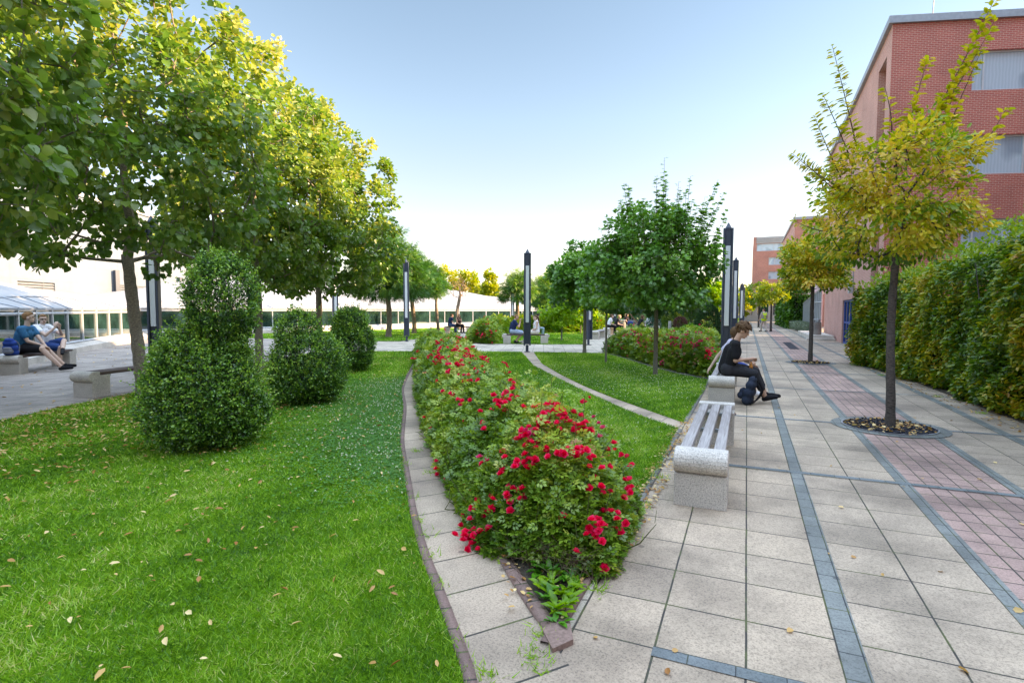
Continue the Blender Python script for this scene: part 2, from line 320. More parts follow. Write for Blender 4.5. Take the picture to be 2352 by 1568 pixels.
def ribbon(name, L, Rr, n, z, mat, h=0, kind='structure'):
    """ribbon between two lines, UV in metres (across, along); with h a raised kerb"""
    L = cr_spline(L, n); Rr = cr_spline(Rr, n); mid = (L+Rr)/2; s = np.r_[0, np.cumsum(np.linalg.norm(np.diff(mid, axis=0), axis=1))]
    w = np.linalg.norm(Rr-L, axis=1); V = []; UV = []
    cols = [(L, z), (Rr, z)] if h == 0 else [(L, z), (L, z+h), (Rr, z+h), (Rr, z)]
    us = [np.zeros(n), w] if h == 0 else [np.full(n, -.1)*0, np.zeros(n), w, w]
    for (P, zz), u in zip(cols, us):
        V.append(np.c_[P, np.full(n, zz)]); UV.append(np.c_[u, s])
    k = len(cols); V = np.concatenate(V); UV = np.concatenate(UV); F = []
    for c in range(k-1):
        a = np.arange(n-1)+c*n; F.append(np.c_[a, a+n, a+n+1, a+1])
    o = npmesh(name, V, np.concatenate(F), mat, None, None, UV); return tag(o, kind=kind)
def offset(P, d, n=60):
    P = cr_spline(P, n); t = np.gradient(P, axis=0); t /= np.linalg.norm(t, axis=1)[:, None]; return P+np.c_[-t[:, 1], t[:, 0]]*d
def inpoly(P, poly):
    x, y = P[:, 0], P[:, 1]; r = np.zeros(len(P), bool); n = len(poly)
    for i in range(n):
        x1, y1 = poly[i]; x2, y2 = poly[(i+1) % n]
        if y1 == y2: continue
        c = ((y1 > y) != (y2 > y)) & (x < (x2-x1)*(y-y1)/(y2-y1)+x1); r ^= c
    return r
def dist_line(P, line):
    A = np.array(line[:-1], float); B = np.array(line[1:], float); d = np.full(len(P), 1e9)
    for a, b in zip(A, B):
        ab = b-a; t = np.clip(((P-a)@ab)/(ab@ab), 0, 1); d = np.minimum(d, np.linalg.norm(P-a-t[:, None]*ab, axis=1))
    return d

# ---------------------------------------------------------------- leaves
def T_(v, f): return np.array(v, float), np.array(f, int)
LEAF = {
 'heart': T_([(0,0,0),(.42,-.02,.05),(.52,.4,.12),(.28,.8,.06),(0,1.05,-.04),(-.28,.8,.06),(-.52,.4,.12),(-.42,-.02,.05),(0,.45,-.04)], [(8,0,1),(8,1,2),(8,2,3),(8,3,4),(8,4,5),(8,5,6),(8,6,7),(8,7,0)]),
 'hex': T_([(0,0,0),(.4,.25,.1),(.34,.72,.08),(0,1,-.03),(-.34,.72,.08),(-.4,.25,.1)], [(0,1,2),(0,2,3),(0,3,4),(0,4,5)]),
 'oval': T_([(0,0,0),(.25,.32,.08),(.2,.72,.06),(0,1,-.06),(-.2,.72,.06),(-.25,.32,.08)], [(0,1,2),(0,2,3),(0,3,4),(0,4,5)]),
 'maple': T_([(0,0,0),(.25,.05,.02),(.55,.22,.1),(.35,.38,.03),(.5,.72,.1),(.2,.6,.02),(0,1.05,-.06),(-.2,.6,.02),(-.5,.72,.1),(-.35,.38,.03),(-.55,.22,.1),(-.25,.05,.02)], [(0,1,3),(1,2,3),(0,3,5),(3,4,5),(0,5,7),(5,6,7),(0,7,9),(7,8,9),(0,9,11),(9,10,11)]),
 'diamond': T_([(0,0,0),(.3,.5,.08),(0,1,0),(-.3,.5,.08)], [(0,1,2),(0,2,3)]),
 'needle': T_([(-.05,0,0),(.05,0,0),(0,1,0)], [(0,1,2)]),
 'blade': T_([(-.5,0,0),(.5,0,0),(0,1,.0)], [(0,1,2)]),
}
_pv, _pf = [], []
for _k in range(7):
    for _s in (-1, 1):
        _n = len(_pv); _y = .12+.13*_k
        _pv += [(0, _y, 0), (_s*.13, _y+.07, .02), (_s*.26, _y+.05, -.03), (_s*.13, _y-.02, .02)]; _pf += [(_n, _n+1, _n+2), (_n, _n+2, _n+3)]
LEAF['pinnate'] = T_(_pv, _pf)
_rv, _rf = [], []
for _x, _y, _a in ((0, .55, 0), (.16, .42, 50), (-.16, .42, -50), (.14, .15, 62), (-.14, .15, -62)):
    _n = len(_rv); _c, _s2 = math.cos(R(_a)), math.sin(R(_a))
    for _p in ((0, 0, 0), (.15, .25, .03), (0, .5, -.02), (-.15, .25, .03)):
        _rv.append((_x*.3+_p[0]*_c+_p[1]*_s2, _y+_p[1]*_c-_p[0]*_s2, _p[2]))
    _rf += [(_n, _n+1, _n+2), (_n, _n+2, _n+3)]
LEAF['rose'] = T_(_rv, _rf)
def unit(v): return v/np.maximum(np.linalg.norm(v, axis=-1, keepdims=True), 1e-9)
def leaves(name, P, D, Nn, S, tmpl, mat, parent=None, val=None, rng=None, width=1.0):
    """P base point, D direction, Nn approximate normal, S length"""
    tv, tf = LEAF[tmpl]; n = len(P); D = unit(D); X = unit(np.cross(D, Nn)); Z = np.cross(X, D)
    S = np.broadcast_to(np.asarray(S, float), (n,)); W = np.broadcast_to(np.asarray(width, float), (n,))
    V = P[:, None, :] + S[:, None, None]*(tv[None, :, 0, None]*W[:, None, None]*X[:, None, :]+tv[None, :, 1, None]*D[:, None, :]+tv[None, :, 2, None]*Z[:, None, :])
    F = tf[None]+(np.arange(n)*len(tv))[:, None, None]
    if val is None: val = rng.random(n)
    return npmesh(name, V.reshape(-1, 3), F.reshape(-1, 3), mat, parent, np.repeat(np.clip(val, 0, 1), len(tv)))
def lumps(D, seed, k=5, amp=.18):
    r = np.random.default_rng(seed); s = np.zeros(len(D))
    for i in range(k):
        w = unit(r.normal(size=3))*r.uniform(2, 5); s += np.sin(D@w+r.uniform(0, 6.3))
    return 1+amp*s/math.sqrt(k)
def skeleton_mesh(name, nodes, par, rad, mat, parent, nside=6):
    """tapered tube per branch edge"""
    nodes = np.array(nodes); par = np.array(par); rad = np.array(rad); idx = np.where(par >= 0)[0]
    A = nodes[par[idx]]; B = nodes[idx]; ra = np.minimum(rad[par[idx]], rad[idx]*1.35); rb = rad[idx]; t = unit(B-A)
    B = B+t*rb[:, None]*.3
    ref = np.where(np.abs(t[:, :1]) < .8, np.array([[1., 0, 0]]), np.array([[0, 1., 0]])); a = unit(ref-t*(ref*t).sum(1, keepdims=True)); b = np.cross(t, a)
    th = np.arange(nside)*2*math.pi/nside; ring = a[:, None]*np.cos(th)[None, :, None]+b[:, None]*np.sin(th)[None, :, None]
    V = np.concatenate([A[:, None]+ring*ra[:, None, None], B[:, None]+ring*rb[:, None, None]], 1)
    j = np.arange(nside); k = (j+1) % nside; f = np.c_[j, k, k+nside, j+nside]
    F = f[None]+(np.arange(len(idx))*2*nside)[:, None, None]
    return npmesh(name, V.reshape(-1, 3), F.reshape(-1, 4), mat, parent, smooth=True)
def grow(start, targets, rng, minr=.006, maxr=.06, sag=.05, bias=.55):
    """start: list of axis nodes (pos); targets attach to the nearest node that lies nearer the axis"""
    nodes = [np.array(p, float) for p in start]; par = [-1]+list(range(len(start)-1)); n0 = len(nodes)
    c = nodes[0]; order = np.argsort(np.linalg.norm(targets[:, :2]-c[:2], axis=1)+.3*np.abs(targets[:, 2]-c[2])); tips = []
    for i in order:
        t = targets[i]; A = np.array(nodes); d = t-A; L = np.linalg.norm(d, axis=1)
        pen = L+np.maximum(0, -(d[:, 2]))*bias+np.where(L < .08, 1, 0); j = int(np.argmin(pen)); p = A[j]; L = L[j]
        k = max(1, int(L/.35)); prev = j
        for q in range(1, k+1):
            s = q/k; pt = p+(t-p)*s; pt[2] -= sag*L*math.sin(math.pi*s)
            if q < k: pt = pt+rng.normal(size=3)*.03*L
            nodes.append(pt); par.append(prev); prev = len(nodes)-1
        tips.append(prev)
    n = len(nodes); cnt = np.zeros(n); ch = np.zeros(n)
    for i in range(n-1, 0, -1):
        cnt[i] = max(cnt[i], 1); cnt[par[i]] += cnt[i]
    rad = minr*np.sqrt(np.maximum(cnt, 1)); rad = np.minimum(rad, maxr)
    return nodes, par, rad
def trunk_mesh(name, pts, rads, mat, parent, n=14, flare=1.35, seed=0):
    pts = cr_spline([tuple(p) for p in pts], 26); rr = np.interp(np.linspace(0, 1, 26), np.linspace(0, 1, len(rads)), rads)
    rr = rr*(1+(flare-1)*np.exp(-np.linspace(0, 1, 26)*18)); rg = np.random.default_rng(seed)
    mb = MB(); mb.tube(pts, list(rr*(1+rg.normal(size=26)*.03)), n); v = []
    for p in mb.v: v.append(tuple(np.array(p)+rg.normal(size=3)*rr.min()*.03))
    mb.v = v; return mb.build(name, mat, parent, smooth=True)
def tree(name, label, cat, base, trunk_h, tr, z0, z1, rad, prof, ncl, nleaf, leafsize, mat, tmpl, bark, seed, group=None,
         clr=.25, offs=(0, 0), sun_tint=.0, shoots=(), limbmax=.06, shell=.45, up_=.5, lumpamp=.18, wob=.0, squash=(1, 1), valmix=(.55, .35), lean=(0, 0), inner=0):
    rng = np.random.default_rng(seed); root = empty(name, (base[0], base[1], base[2] if len(base) > 2 else 0), 0, label, cat, group)
    # trunk
    top = z0+(z1-z0)*.55; pts = []
    for i in range(6):
        s = i/5; z = -0.05+s*(trunk_h+.05); pts.append((lean[0]*s+math.sin(s*5+seed)*wob, lean[1]*s+math.cos(s*4+seed)*wob, z))
    trunk_mesh('trunk', pts, [tr, tr*.93, tr*.88, tr*.8], bark, root, seed=seed)
    tp = np.array(pts[-1]); axis = [tp-np.array([0, 0, .12])]
    for i in range(1, 7): axis.append(tp+np.array([rng.normal()*.04, rng.normal()*.04, (top-trunk_h)*i/6]))
    # clusters
    t = rng.random(ncl*6); keep = rng.random(ncl*6) < prof(t)**2; t = t[keep][:ncl]; n = len(t)
    th = rng.random(n)*2*math.pi; rr = rng.random(n)**shell; w = prof(t)
    D = np.c_[np.cos(th), np.sin(th), (t-.5)*2]; lm = lumps(unit(D), seed+5, 6, lumpamp)
    C = np.c_[offs[0]+tp[0]+np.cos(th)*rr*w*rad*lm*squash[0], offs[1]+tp[1]+np.sin(th)*rr*w*rad*lm*squash[1], z0+(z1-z0)*t*(1+(lm-1)*.4)]
    nodes, par, rd = grow(axis, C, rng, (.0062 if tr > .1 else .0045) if leafsize < .15 else .006, limbmax)
    rd[:len(axis)] = np.linspace(tr*.78, tr*.25, len(axis)); skeleton_mesh('branches', nodes, par, rd, bark, root)
    # leaves round the clusters
    per = max(1, int(nleaf/n)); m = n*per; Cc = np.repeat(C, per, 0); g = rng.normal(size=(m, 3)); g = unit(g)*(rng.random((m, 1))**.5)*clr*np.array([1, 1, .75]); P = Cc+g
    ctr = np.array([offs[0]+tp[0], offs[1]+tp[1], z0+(z1-z0)*.4]); out = unit(P-ctr)
    Dd = unit(out*.6+unit(g)*.6+rng.normal(size=(m, 3))*.35+np.array([0, 0, -.35])); Nn = unit(np.array([0, 0, up_])+out*.7+rng.normal(size=(m, 3))*.45)
    cv = np.repeat(rng.random(n), per); hz = (P[:, 2]-z0)/(z1-z0)
    val = valmix[0]*cv+valmix[1]*rng.random(m)+sun_tint*hz**1.5  # sunlit look painted in: leaves paler and yellower towards the crown top
    Pl, Dl, Nl, Sl, Vl = [P], [Dd], [Nn], [leafsize*rng.uniform(.65, 1.2, m)], [val]
    # long bare shoots
    if shoots:
        mbs = MB()
        for (sx, sy, sz, ex, ey, ez, k) in shoots:
            a = np.array([sx, sy, sz]); b = np.array([ex, ey, ez]); mid = (a+b)/2+np.array([0, 0, -.04])*np.linalg.norm(b-a)+rng.normal(size=3)*.03
            s = np.linspace(0, 1, 8)[:, None]; line = (1-s)**2*a+2*s*(1-s)*mid+s*s*b; mbs.tube(line, list(np.linspace(.010, .0025, 8)), 5)
            s = np.sort(rng.random(k))[:, None]; pp = (1-s)**2*a+2*s*(1-s)*mid+s*s*b; dr = unit(b-a)[None]
            side = unit(rng.normal(size=(k, 3))); side = unit(side-(side*dr).sum(1, keepdims=True)*dr)
            Pl.append(pp+side*.01); Dl.append(unit(side+dr*.4+np.array([0, 0, -.2]))); Nl.append(unit(dr+rng.normal(size=(k, 3))*.3+np.array([0, 0, .5]))); Sl.append(leafsize*rng.uniform(.95, 1.5, k)*(1.2-.4*s[:, 0])); Vl.append(valmix[0]*.5+rng.random(k)*.4+sun_tint)
        mbs.build('shoots', M['twig'], root)
    P = np.concatenate(Pl); leaves('crown', P, np.concatenate(Dl), np.concatenate(Nl), np.concatenate(Sl), tmpl, mat, root, np.concatenate(Vl), rng)
    return root
P_LINDEN = lambda t: np.sin(math.pi*np.clip(t*.93+.03, 0, 1)**.66)**.6
P_ROUND = lambda t: np.sqrt(np.maximum(0, 1-(2*t-1)**2))
P_DOME = lambda t: np.sqrt(np.maximum(0, 1-np.clip((t-.28)/.72, -.38/.72*1.6, 1)**2))
P_MAPLE = lambda t: np.where(t < .32, .72+.28*np.sqrt(np.clip(t/.32, 0, 1)), np.clip(1-((np.clip(t, .32, 1)-.32)/.70)**1.35, 0, 1))
P_BOX = lambda t: np.clip(np.minimum(.82+t*3, (1.04-t)*3.2), 0, 1)
P_UMB = lambda t: np.clip(np.sqrt(np.maximum(0, 1-((t-.25)/.75)**2)), 0, 1)
P_COL = lambda t: np.clip(np.minimum(.55+t*1.4, (1.02-t)*1.6), 0, 1)**.8
P_CONE = lambda t: np.clip((1.02-t), 0, 1)**.8
M['curbtip'] = plain('curbtip', (.23, .145, .12), .85, 0, .25, 60)
# ---------------------------------------------------------------- the ground
sheet('ground', [(-400, -400), (400, -400), (400, 400), (-400, 400)], 0, M['court'])
sheet('plaza_paving', [(-7, -3), (-5.2, -1.6), (-8.4, 2.7), (-9.5, 4.08), (-10.2, 5.31), (-10.7, 6.9), (-12, 9.6), (-13.3, 12.8), (-14.2, 15.2), (-17.3, 20.6), (-30, 21), (-34, 10), (-24, -12)], .004, M['plaza'])
sheet('walkway', [(-.75, -1), (.425, -1), (.425, 82), (-.75, 82)], .004, M['flag_left'])
sheet('walkway', [(.53, -1), (1.29, -1), (1.29, 82), (.53, 82)], .004, M['flag_mid'])
sheet('walkway', [(2.25, -1), (4.3, -1), (4.3, 82), (2.25, 82)], .004, M['flag_right'])
sheet('walkway', [(1.29, -1), (2.25, -1), (2.25, 82), (1.29, 82)], .0035, M['redpave'])
for x0, x1 in ((.425, .53), (1.29, 1.39), (2.15, 2.25), (2.98, 3.10)):
    sheet('paving_band', [(x0, -1), (x1, -1), (x1, 82), (x0, 82)], .006, M['band'])
for y in (2.42, 5.78, 8.6, 12.05, 15.4, 18.5, 21.9, 25.2, 28.5, 31.9, 35.2, 38.5, 41.9, 45.2, 54.6):
    sheet('paving_band', [(-.75 if y > 4 else -.36, y), (4.2, y), (4.2, y+.075), (-.75 if y > 4 else -.36, y+.075)], .0085, M['crossband'])
BED_L = [(-.77, 2.30), (-1.07, 2.62), (-1.43, 3.05), (-1.85, 3.56), (-2.57, 4.47), (-3.36, 5.5), (-4.72, 7.4), (-6.4, 9.9), (-7.96, 12.28), (-9.6, 14.8), (-11.2, 17.2)]
BED_R = [(-.77, 2.30), (-.78, 2.7), (-.78, 3.3), (-.79, 3.95), (-1.55, 5.1), (-2.85, 7.1), (-4.45, 9.5), (-6.1, 12), (-8.0, 14.9), (-9.9, 17.6)]
STRIP_L = [(-.1, .5), (-.62, 1.3), (-1.05, 1.93), (-1.27, 2.19), (-1.58, 2.54), (-1.9, 2.9), (-2.36, 3.47), (-2.85, 4.12), (-3.69, 5.24), (-5.0, 7.2), (-6.15, 8.8), (-7.47, 10.94), (-8.82, 13.24), (-9.88, 15.15), (-11.1, 17.2)]
CP_L = [(-.80, 7.35), (-1.08, 7.64), (-1.44, 8.06), (-2.04, 8.88), (-2.82, 10.01), (-3.96, 11.76), (-5.42, 14.08), (-7.58, 18.43)]
CP_R = [(-.77, 7.76), (-1.05, 8.10), (-1.56, 8.74), (-2.16, 9.50), (-3.03, 10.73), (-4.15, 12.52), (-5.45, 14.8), (-7.15, 18.6)]
CURB_R = [(-.76, 12.82), (-1.15, 13.23), (-1.61, 13.79), (-2.28, 14.9), (-2.87, 15.96), (-3.58, 17.31), (-4.34, 18.6)]
LAWN_A = STRIP_L+[(-11.4, 17.1), (-12.71, 16.4), (-14.2, 15.0), (-13.3, 12.8), (-12.0, 9.6), (-10.7, 7.0), (-10.22, 6.0), (-10.0, 5.2), (-9.5, 4.08), (-8.5, 2.7), (-7, .6), (-5, -1.2), (0, -1.2)]
LAWN_B = [(-.80, 3.98), (-.75, 5.5)]+CP_L+[(-8.8, 18.1), (-9.9, 17.6)]+BED_R[::-1][1:-3]
LAWN_C = CP_R+[(-6.2, 18.85), (-4.4, 19.1)]+CURB_R[::-1]+[(-.73, 11)]
LAWN_D = [(-11.2, 22.3), (-8.37, 23.1), (-6.75, 23.86), (-7.71, 27.74), (-8.9, 33), (-9.9, 38), (-12, 38), (-14.5, 33), (-13.6, 28)]
LAWN_E = [(-17.6, 21.4), (-15.6, 22.3), (-16.5, 26), (-18, 29.6), (-20.6, 37.6), (-23.6, 41), (-25.5, 34.5), (-28.3, 27), (-28.6, 21.2)]
LAWN_F = [(-6.3, 36.5), (-4.4, 37.5), (-4.0, 46), (-7.5, 46), (-7.9, 39)]
for p in (LAWN_A, LAWN_B, LAWN_C, LAWN_D, LAWN_E, LAWN_F): sheet('lawn', p, .014, M['turf'])
sheet('bed_soil', BED_L+BED_R[::-1][:-1], .02, M['soil'])
BEDR = [(-.68, 13.1)]+[tuple(q) for q in offset(CURB_R, -.28, 12)]+[(-4.75, 20.1), (-3.2, 21.0), (-.68, 20.6)]
sheet('bed_soil', BEDR, .02, M['soil'])
sheet('bed_soil', [(-3.9, 24.2), (-1.1, 24.2), (-.8, 36), (-5.4, 36), (-5.2, 27)], .02, M['soil'])
BEDM = [(-11.8, 22.6), (-10.7, 22.4), (-12.8, 27.6), (-13.8, 32.2), (-11.6, 36.6), (-9.2, 42.5), (-10.4, 43.5), (-13.2, 38), (-15.3, 33), (-14.3, 27.5)]
sheet('bed_soil', BEDM, .02, M['soil'])
sheet('bed_soil', [(3.6, 40.5), (4.35, 40.5), (4.8, 66), (3.2, 66), (3.25, 52), (3.5, 50)], .02, M['soil'])
sheet('bed_soil', [(2.95, 19.2), (3.4, 14), (3.55, 9.7), (3.65, 3), (6, 3), (6, 19.2)], .02, M['soil'])
ribbon('path', STRIP_L, [(.35, 1.0), (-.2, 1.72), (-.77, 2.30)]+BED_L[1:], 90, .010, M['strip'])
ribbon('path', CP_L, CP_R, 60, .010, M['strip'])
ribbon('kerb', STRIP_L, offset(STRIP_L, -.055, 90), 90, .004, M['curb'], .018)
ribbon('kerb', BED_L, offset(BED_L, -.075, 80), 80, .004, M['curb'], .024)
kt = MB(); kt.prism([(-.77, 2.255), (-.705, 2.36), (-.765, 2.50), (-.87, 2.385)], .004, .031); kt.build('kerb', M['curbtip'])['kind'] = 'structure'
ribbon('kerb', offset([(-.77, 2.30), (-.78, 2.7), (-.78, 3.3), (-.79, 3.95)], .075, 30), [(-.77, 2.30), (-.78, 2.7), (-.78, 3.3), (-.79, 3.95)], 30, .004, M['curb'], .021)
ribbon('kerb', [(-.80, 4), (-.79, 5.5), (-.79, 7.3)], [(-.74, 4), (-.73, 5.5), (-.73, 7.3)], 20, .004, M['greycurb'], .016)
ribbon('kerb', [(-.78, 7.8), (-.77, 10), (-.78, 12.8)], [(-.72, 7.8), (-.71, 10), (-.72, 12.8)], 20, .004, M['greycurb'], .016)
ribbon('kerb', CURB_R, offset(CURB_R, -.27, 40), 40, .004, M['greycurb'], .03)
def ring(name, c, r0, r1, z, mat, h=0, sx=1, n=64, uv=False):
    a = np.linspace(0, 2*math.pi, n+1); L = np.c_[c[0]+np.cos(a)*r0*sx, c[1]+np.sin(a)*r0]; O = np.c_[c[0]+np.cos(a)*r1*sx, c[1]+np.sin(a)*r1]
    V = np.r_[np.c_[L, np.full(n+1, z)], np.c_[O, np.full(n+1, z)]]; i = np.arange(n); F = np.c_[i, i+n+1, i+n+2, i+1]
    return tag(npmesh(name, V, F, mat), kind='structure')
for c in ((1.78, 8.62), (1.77, 18.33), (1.65, 44.6), (1.54, 54.6)):
    ring('tree_pit_ring', c, .53, .67, .012, M['band']); a = np.linspace(0, 2*math.pi, 49)[:-1]
    sheet('tree_pit', [(c[0]+math.cos(t)*.535, c[1]+math.sin(t)*.535) for t in a], .011, M['mulch'])
    o = ring('tree_pit_rim', c, .525, .545, .022, M['grey_metal'])
dg = MB(); dg.box((1.80, 27, .012), (.34, 5, .008)); [dg.box((1.66+.07*i, 27, .018), (.02, 4.96, .006)) for i in range(5)]; tag(dg.build('drain_cover', M['mulch']), 'long dark metal drain grille set in the red paving', 'drain grille')
a = np.linspace(0, 2*math.pi, 41)[:-1]
mh = MB(); mh.prism([(math.cos(t)*.27, math.sin(t)*.27) for t in a], .006, .016); mh.prism([(math.cos(t)*.22, math.sin(t)*.22) for t in a], .016, .019)
o = mh.build('manhole_cover', M['manhole']); o.location = (-.38, 8.72, 0); tag(o, 'round dark red manhole cover set between the two near benches', 'manhole cover')
for r0, r1 in ((.9, 1.02), (.62, .72), (.34, .44)): ring('lamp_paving_ring', (-.55, 28.2), r0, r1, .012, M['band'])

# ---------------------------------------------------------------- lawns: grass blades, clover, litter
rng = np.random.default_rng(7)
def scatter(poly, n, wfun, seed):
    r = np.random.default_rng(seed); P = np.array(poly); lo, hi = P.min(0), P.max(0); out = np.zeros((0, 2)); 
    while len(out) < n:
        q = lo+(hi-lo)*r.random((n*4, 2)); q = q[r.random(len(q)) < wfun(q)]; q = q[inpoly(q, poly)]; out = np.r_[out, q]
    return out[:n]
def vis(q, pad=1.5):   # inside the wide wedge the photograph looks at
    dx = q[:, 0]*rt.x+q[:, 1]*rt.y; dz = -q[:, 0]*math.sin(YAW)+q[:, 1]*math.cos(YAW); return (np.abs(dx) < dz*1.05+pad) & (dz > .8)
def grass(name, poly, n, h, seed, w0=2.2, tall=1.0, wid=.004, label=None):
    wf = lambda q: np.clip((w0/np.maximum(np.hypot(q[:, 0], q[:, 1]), .8))**1.7, 0, 1)*vis(q)
    q = scatter(poly, n, wf, seed); r = np.random.default_rng(seed+1); d = np.hypot(q[:, 0], q[:, 1])
    patch = np.sin(q[:, 0]*1.9+1)*np.sin(q[:, 1]*1.6)+.7*np.sin(q[:, 0]*4.3+q[:, 1]*2.1)+.5*np.sin(q[:, 0]*9.1-q[:, 1]*7.7)
    P = np.c_[q, np.full(n, .012)]; D = np.c_[r.normal(size=(n, 2))*.85, np.full(n, .8)]
    az = r.random(n)*6.283; Nn = np.c_[np.cos(az), np.sin(az), np.zeros(n)]
    S = h*r.uniform(.5, 1.25, n)*(1+.12*patch); W = (wid+.0011*np.maximum(0, d-2.5))/S*r.uniform(.7, 1.4, n)
    val = .38+.15*patch+.10*np.sin(q[:, 0]*17+3*np.sin(q[:, 1]*9))*np.sin(q[:, 1]*15)+r.normal(size=n)*.23+(r.random(n) < .06)*.45
    o = leaves(name, P, D, Nn, S, 'blade', M['grass'], None, val, r, W); return tag(o, kind='stuff')
grass('grass', LAWN_A, 330000, .042, 11); grass('grass', LAWN_B, 90000, .045, 12, 5); grass('grass', LAWN_C, 80000, .045, 13, 9)
grass('grass', LAWN_D, 30000, .06, 14, 25); grass('grass', LAWN_E, 30000, .06, 15, 25); grass('grass', LAWN_F, 9000, .06, 16, 40)
def clover(poly, n, seed, cen, rad, fl):
    r = np.random.default_rng(seed)
    wf = lambda q: sum(np.exp(-((q[:, 0]-c[0])**2+(q[:, 1]-c[1])**2)/(s*s)) for c, s in zip(cen, rad))*vis(q)
    q = scatter(poly, n, wf, seed); q3 = np.repeat(q, 3, 0); a = np.tile(np.array([0, 2.09, 4.19]), n)+np.repeat(r.random(n)*6.28, 3)
    z = np.repeat(r.uniform(.025, .05, n), 3); P = np.c_[q3, z]; D = np.c_[np.cos(a), np.sin(a), np.full(3*n, .15)]; Nn = np.tile([0, 0, 1.], (3*n, 1))+r.normal(size=(3*n, 3))*.25
    tag(leaves('clover', P, D, Nn, .013*r.uniform(.7, 1.4, 3*n), 'hex', M['clover'], None, None, r), kind='stuff')
    f = scatter(poly, fl, wf, seed+3); k = 9; P = np.repeat(np.c_[f, np.full(fl, .055)], k, 0); D = r.normal(size=(fl*k, 3))+[0, 0, .5]
    tag(leaves('clover_flowers', P, D, r.normal(size=(fl*k, 3)), .011, 'diamond', M['white_flower'], None, None, r), kind='stuff')
clover(LAWN_A, 26000, 21, [(-2.9, 4.6), (-3.7, 5.5), (-4.8, 7.2), (-6.3, 9)], [.7, 1.0, 1.3, 1.2], 700)
clover(LAWN_C, 5000, 22, [(-3, 13), (-2, 10.5)], [2, 1.5], 700)
clover(LAWN_B, 4000, 24, [(-2, 7), (-4, 10.5)], [1, 2], 300)
def litter(poly, n, seed, wf, s=.03, z=.05, tm='hex'):
    r = np.random.default_rng(seed); q = scatter(poly, n, wf, seed); P = np.c_[q, np.full(n, z)]; a = r.random(n)*6.28
    D = np.c_[np.cos(a), np.sin(a), r.normal(size=n)*.25]; Nn = np.tile([0, 0, 1.], (n, 1))+r.normal(size=(n, 3))*.35
    tag(leaves('fallen_leaves', P, D, Nn, s*r.uniform(.6, 1.5, n), tm, M['litter'], None, r.random(n)*.9, r, .8), kind='stuff')
litter(LAWN_A, 2600, 31, lambda q: np.clip(.06+1.3*np.exp(-((q[:, 0]+8.6)**2/5+(q[:, 1]-4.2)**2/7)), 0, 1)*vis(q), .045, .05, 'oval')
litter(LAWN_A, 620, 35, lambda q: vis(q)*1.0, .045, .05, 'oval')
litter([(-7, -1), (-10.4, 5.3), (-12.4, 9.6), (-14.5, 14), (-24, 14), (-20, 0)], 260, 32, lambda q: vis(q)*1.0, .05, .012)
litter([(-.85, 3.5), (-.62, 3.5), (-.62, 8), (-.85, 8)], 420, 33, lambda q: vis(q)*1.0, .032, .024)
litter([(-.7, 1.5), (3.5, 1.5), (3.5, 22), (-.7, 22)], 110, 34, lambda q: np.clip(3/np.hypot(q[:, 0], q[:, 1]), 0, 1), .032, .014)
litter([(-1.1, 2.5), (-.8, 2.5), (-.8, 4), (-1.9, 4)], 160, 36, lambda q: vis(q)*1.0, .03, .035)
litter([(3.2, 8), (3.7, 8), (3.4, 17), (2.9, 17)], 260, 37, lambda q: vis(q)*1.0, .04, .012)
for k, c in enumerate(((1.78, 8.62), (1.77, 18.33))):
    pz = [(c[0]+math.cos(t)*.5, c[1]+math.sin(t)*.5) for t in a]; litter(pz, 170, 40+k, lambda q: q[:, 0]*0+1, .05, .03)
    r = np.random.default_rng(50+k); q = scatter(pz, 2600, lambda q: q[:, 0]*0+1, 50+k); n = len(q)
    tag(leaves('bark_chips', np.c_[q, r.uniform(.012, .03, n)], r.normal(size=(n, 3))*[1, 1, .3], np.tile([0, 0, 1.], (n, 1))+r.normal(size=(n, 3))*.5, .032*r.uniform(.5, 1.4, n), 'diamond', M['mulch'], None, None, r), kind='stuff')
def tuft(x, y, n, h, seed, spread=.04, mat='grass', tm='blade', w=.12):
    r = np.random.default_rng(seed); P = np.c_[x+r.normal(size=n)*spread, y+r.normal(size=n)*spread, np.full(n, .008)]; D = np.c_[r.normal(size=(n, 2))*.8, np.ones(n)*.8]
    return leaves('weed_tuft', P, D, r.normal(size=(n, 3)), h*r.uniform(.5, 1.2, n), tm, M[mat], None, .4+r.random(n)*.45, r, w)
TU = [(-1.13, 1.98), (-1.2, 2.12), (-1.55, 2.55), (-1.83, 2.86), (-2.2, 3.3), (-2.02, 3.1), (-2.5, 3.7), (-3.1, 4.5), (-3.3, 5.0), (-.98, 2.0), (-.80, 2.15), (-.86, 2.22), (-.72, 2.9), (-.72, 3.15), (-.70, 3.6), (-.7, 4.3), (-.7, 5.1), (-.86, 2.36), (-2.75, 4.35), (3.3, 10.3), (3.2, 12), (3.0, 15.4), (2.8, 18)]
ts = [tuft(x, y, 46, .055, 60+i) for i, (x, y) in enumerate(TU)]
for i, o in enumerate(ts): tag(o, 'small tuft of green weed growing in a paving joint', 'weed', 'weeds in the paving joints')

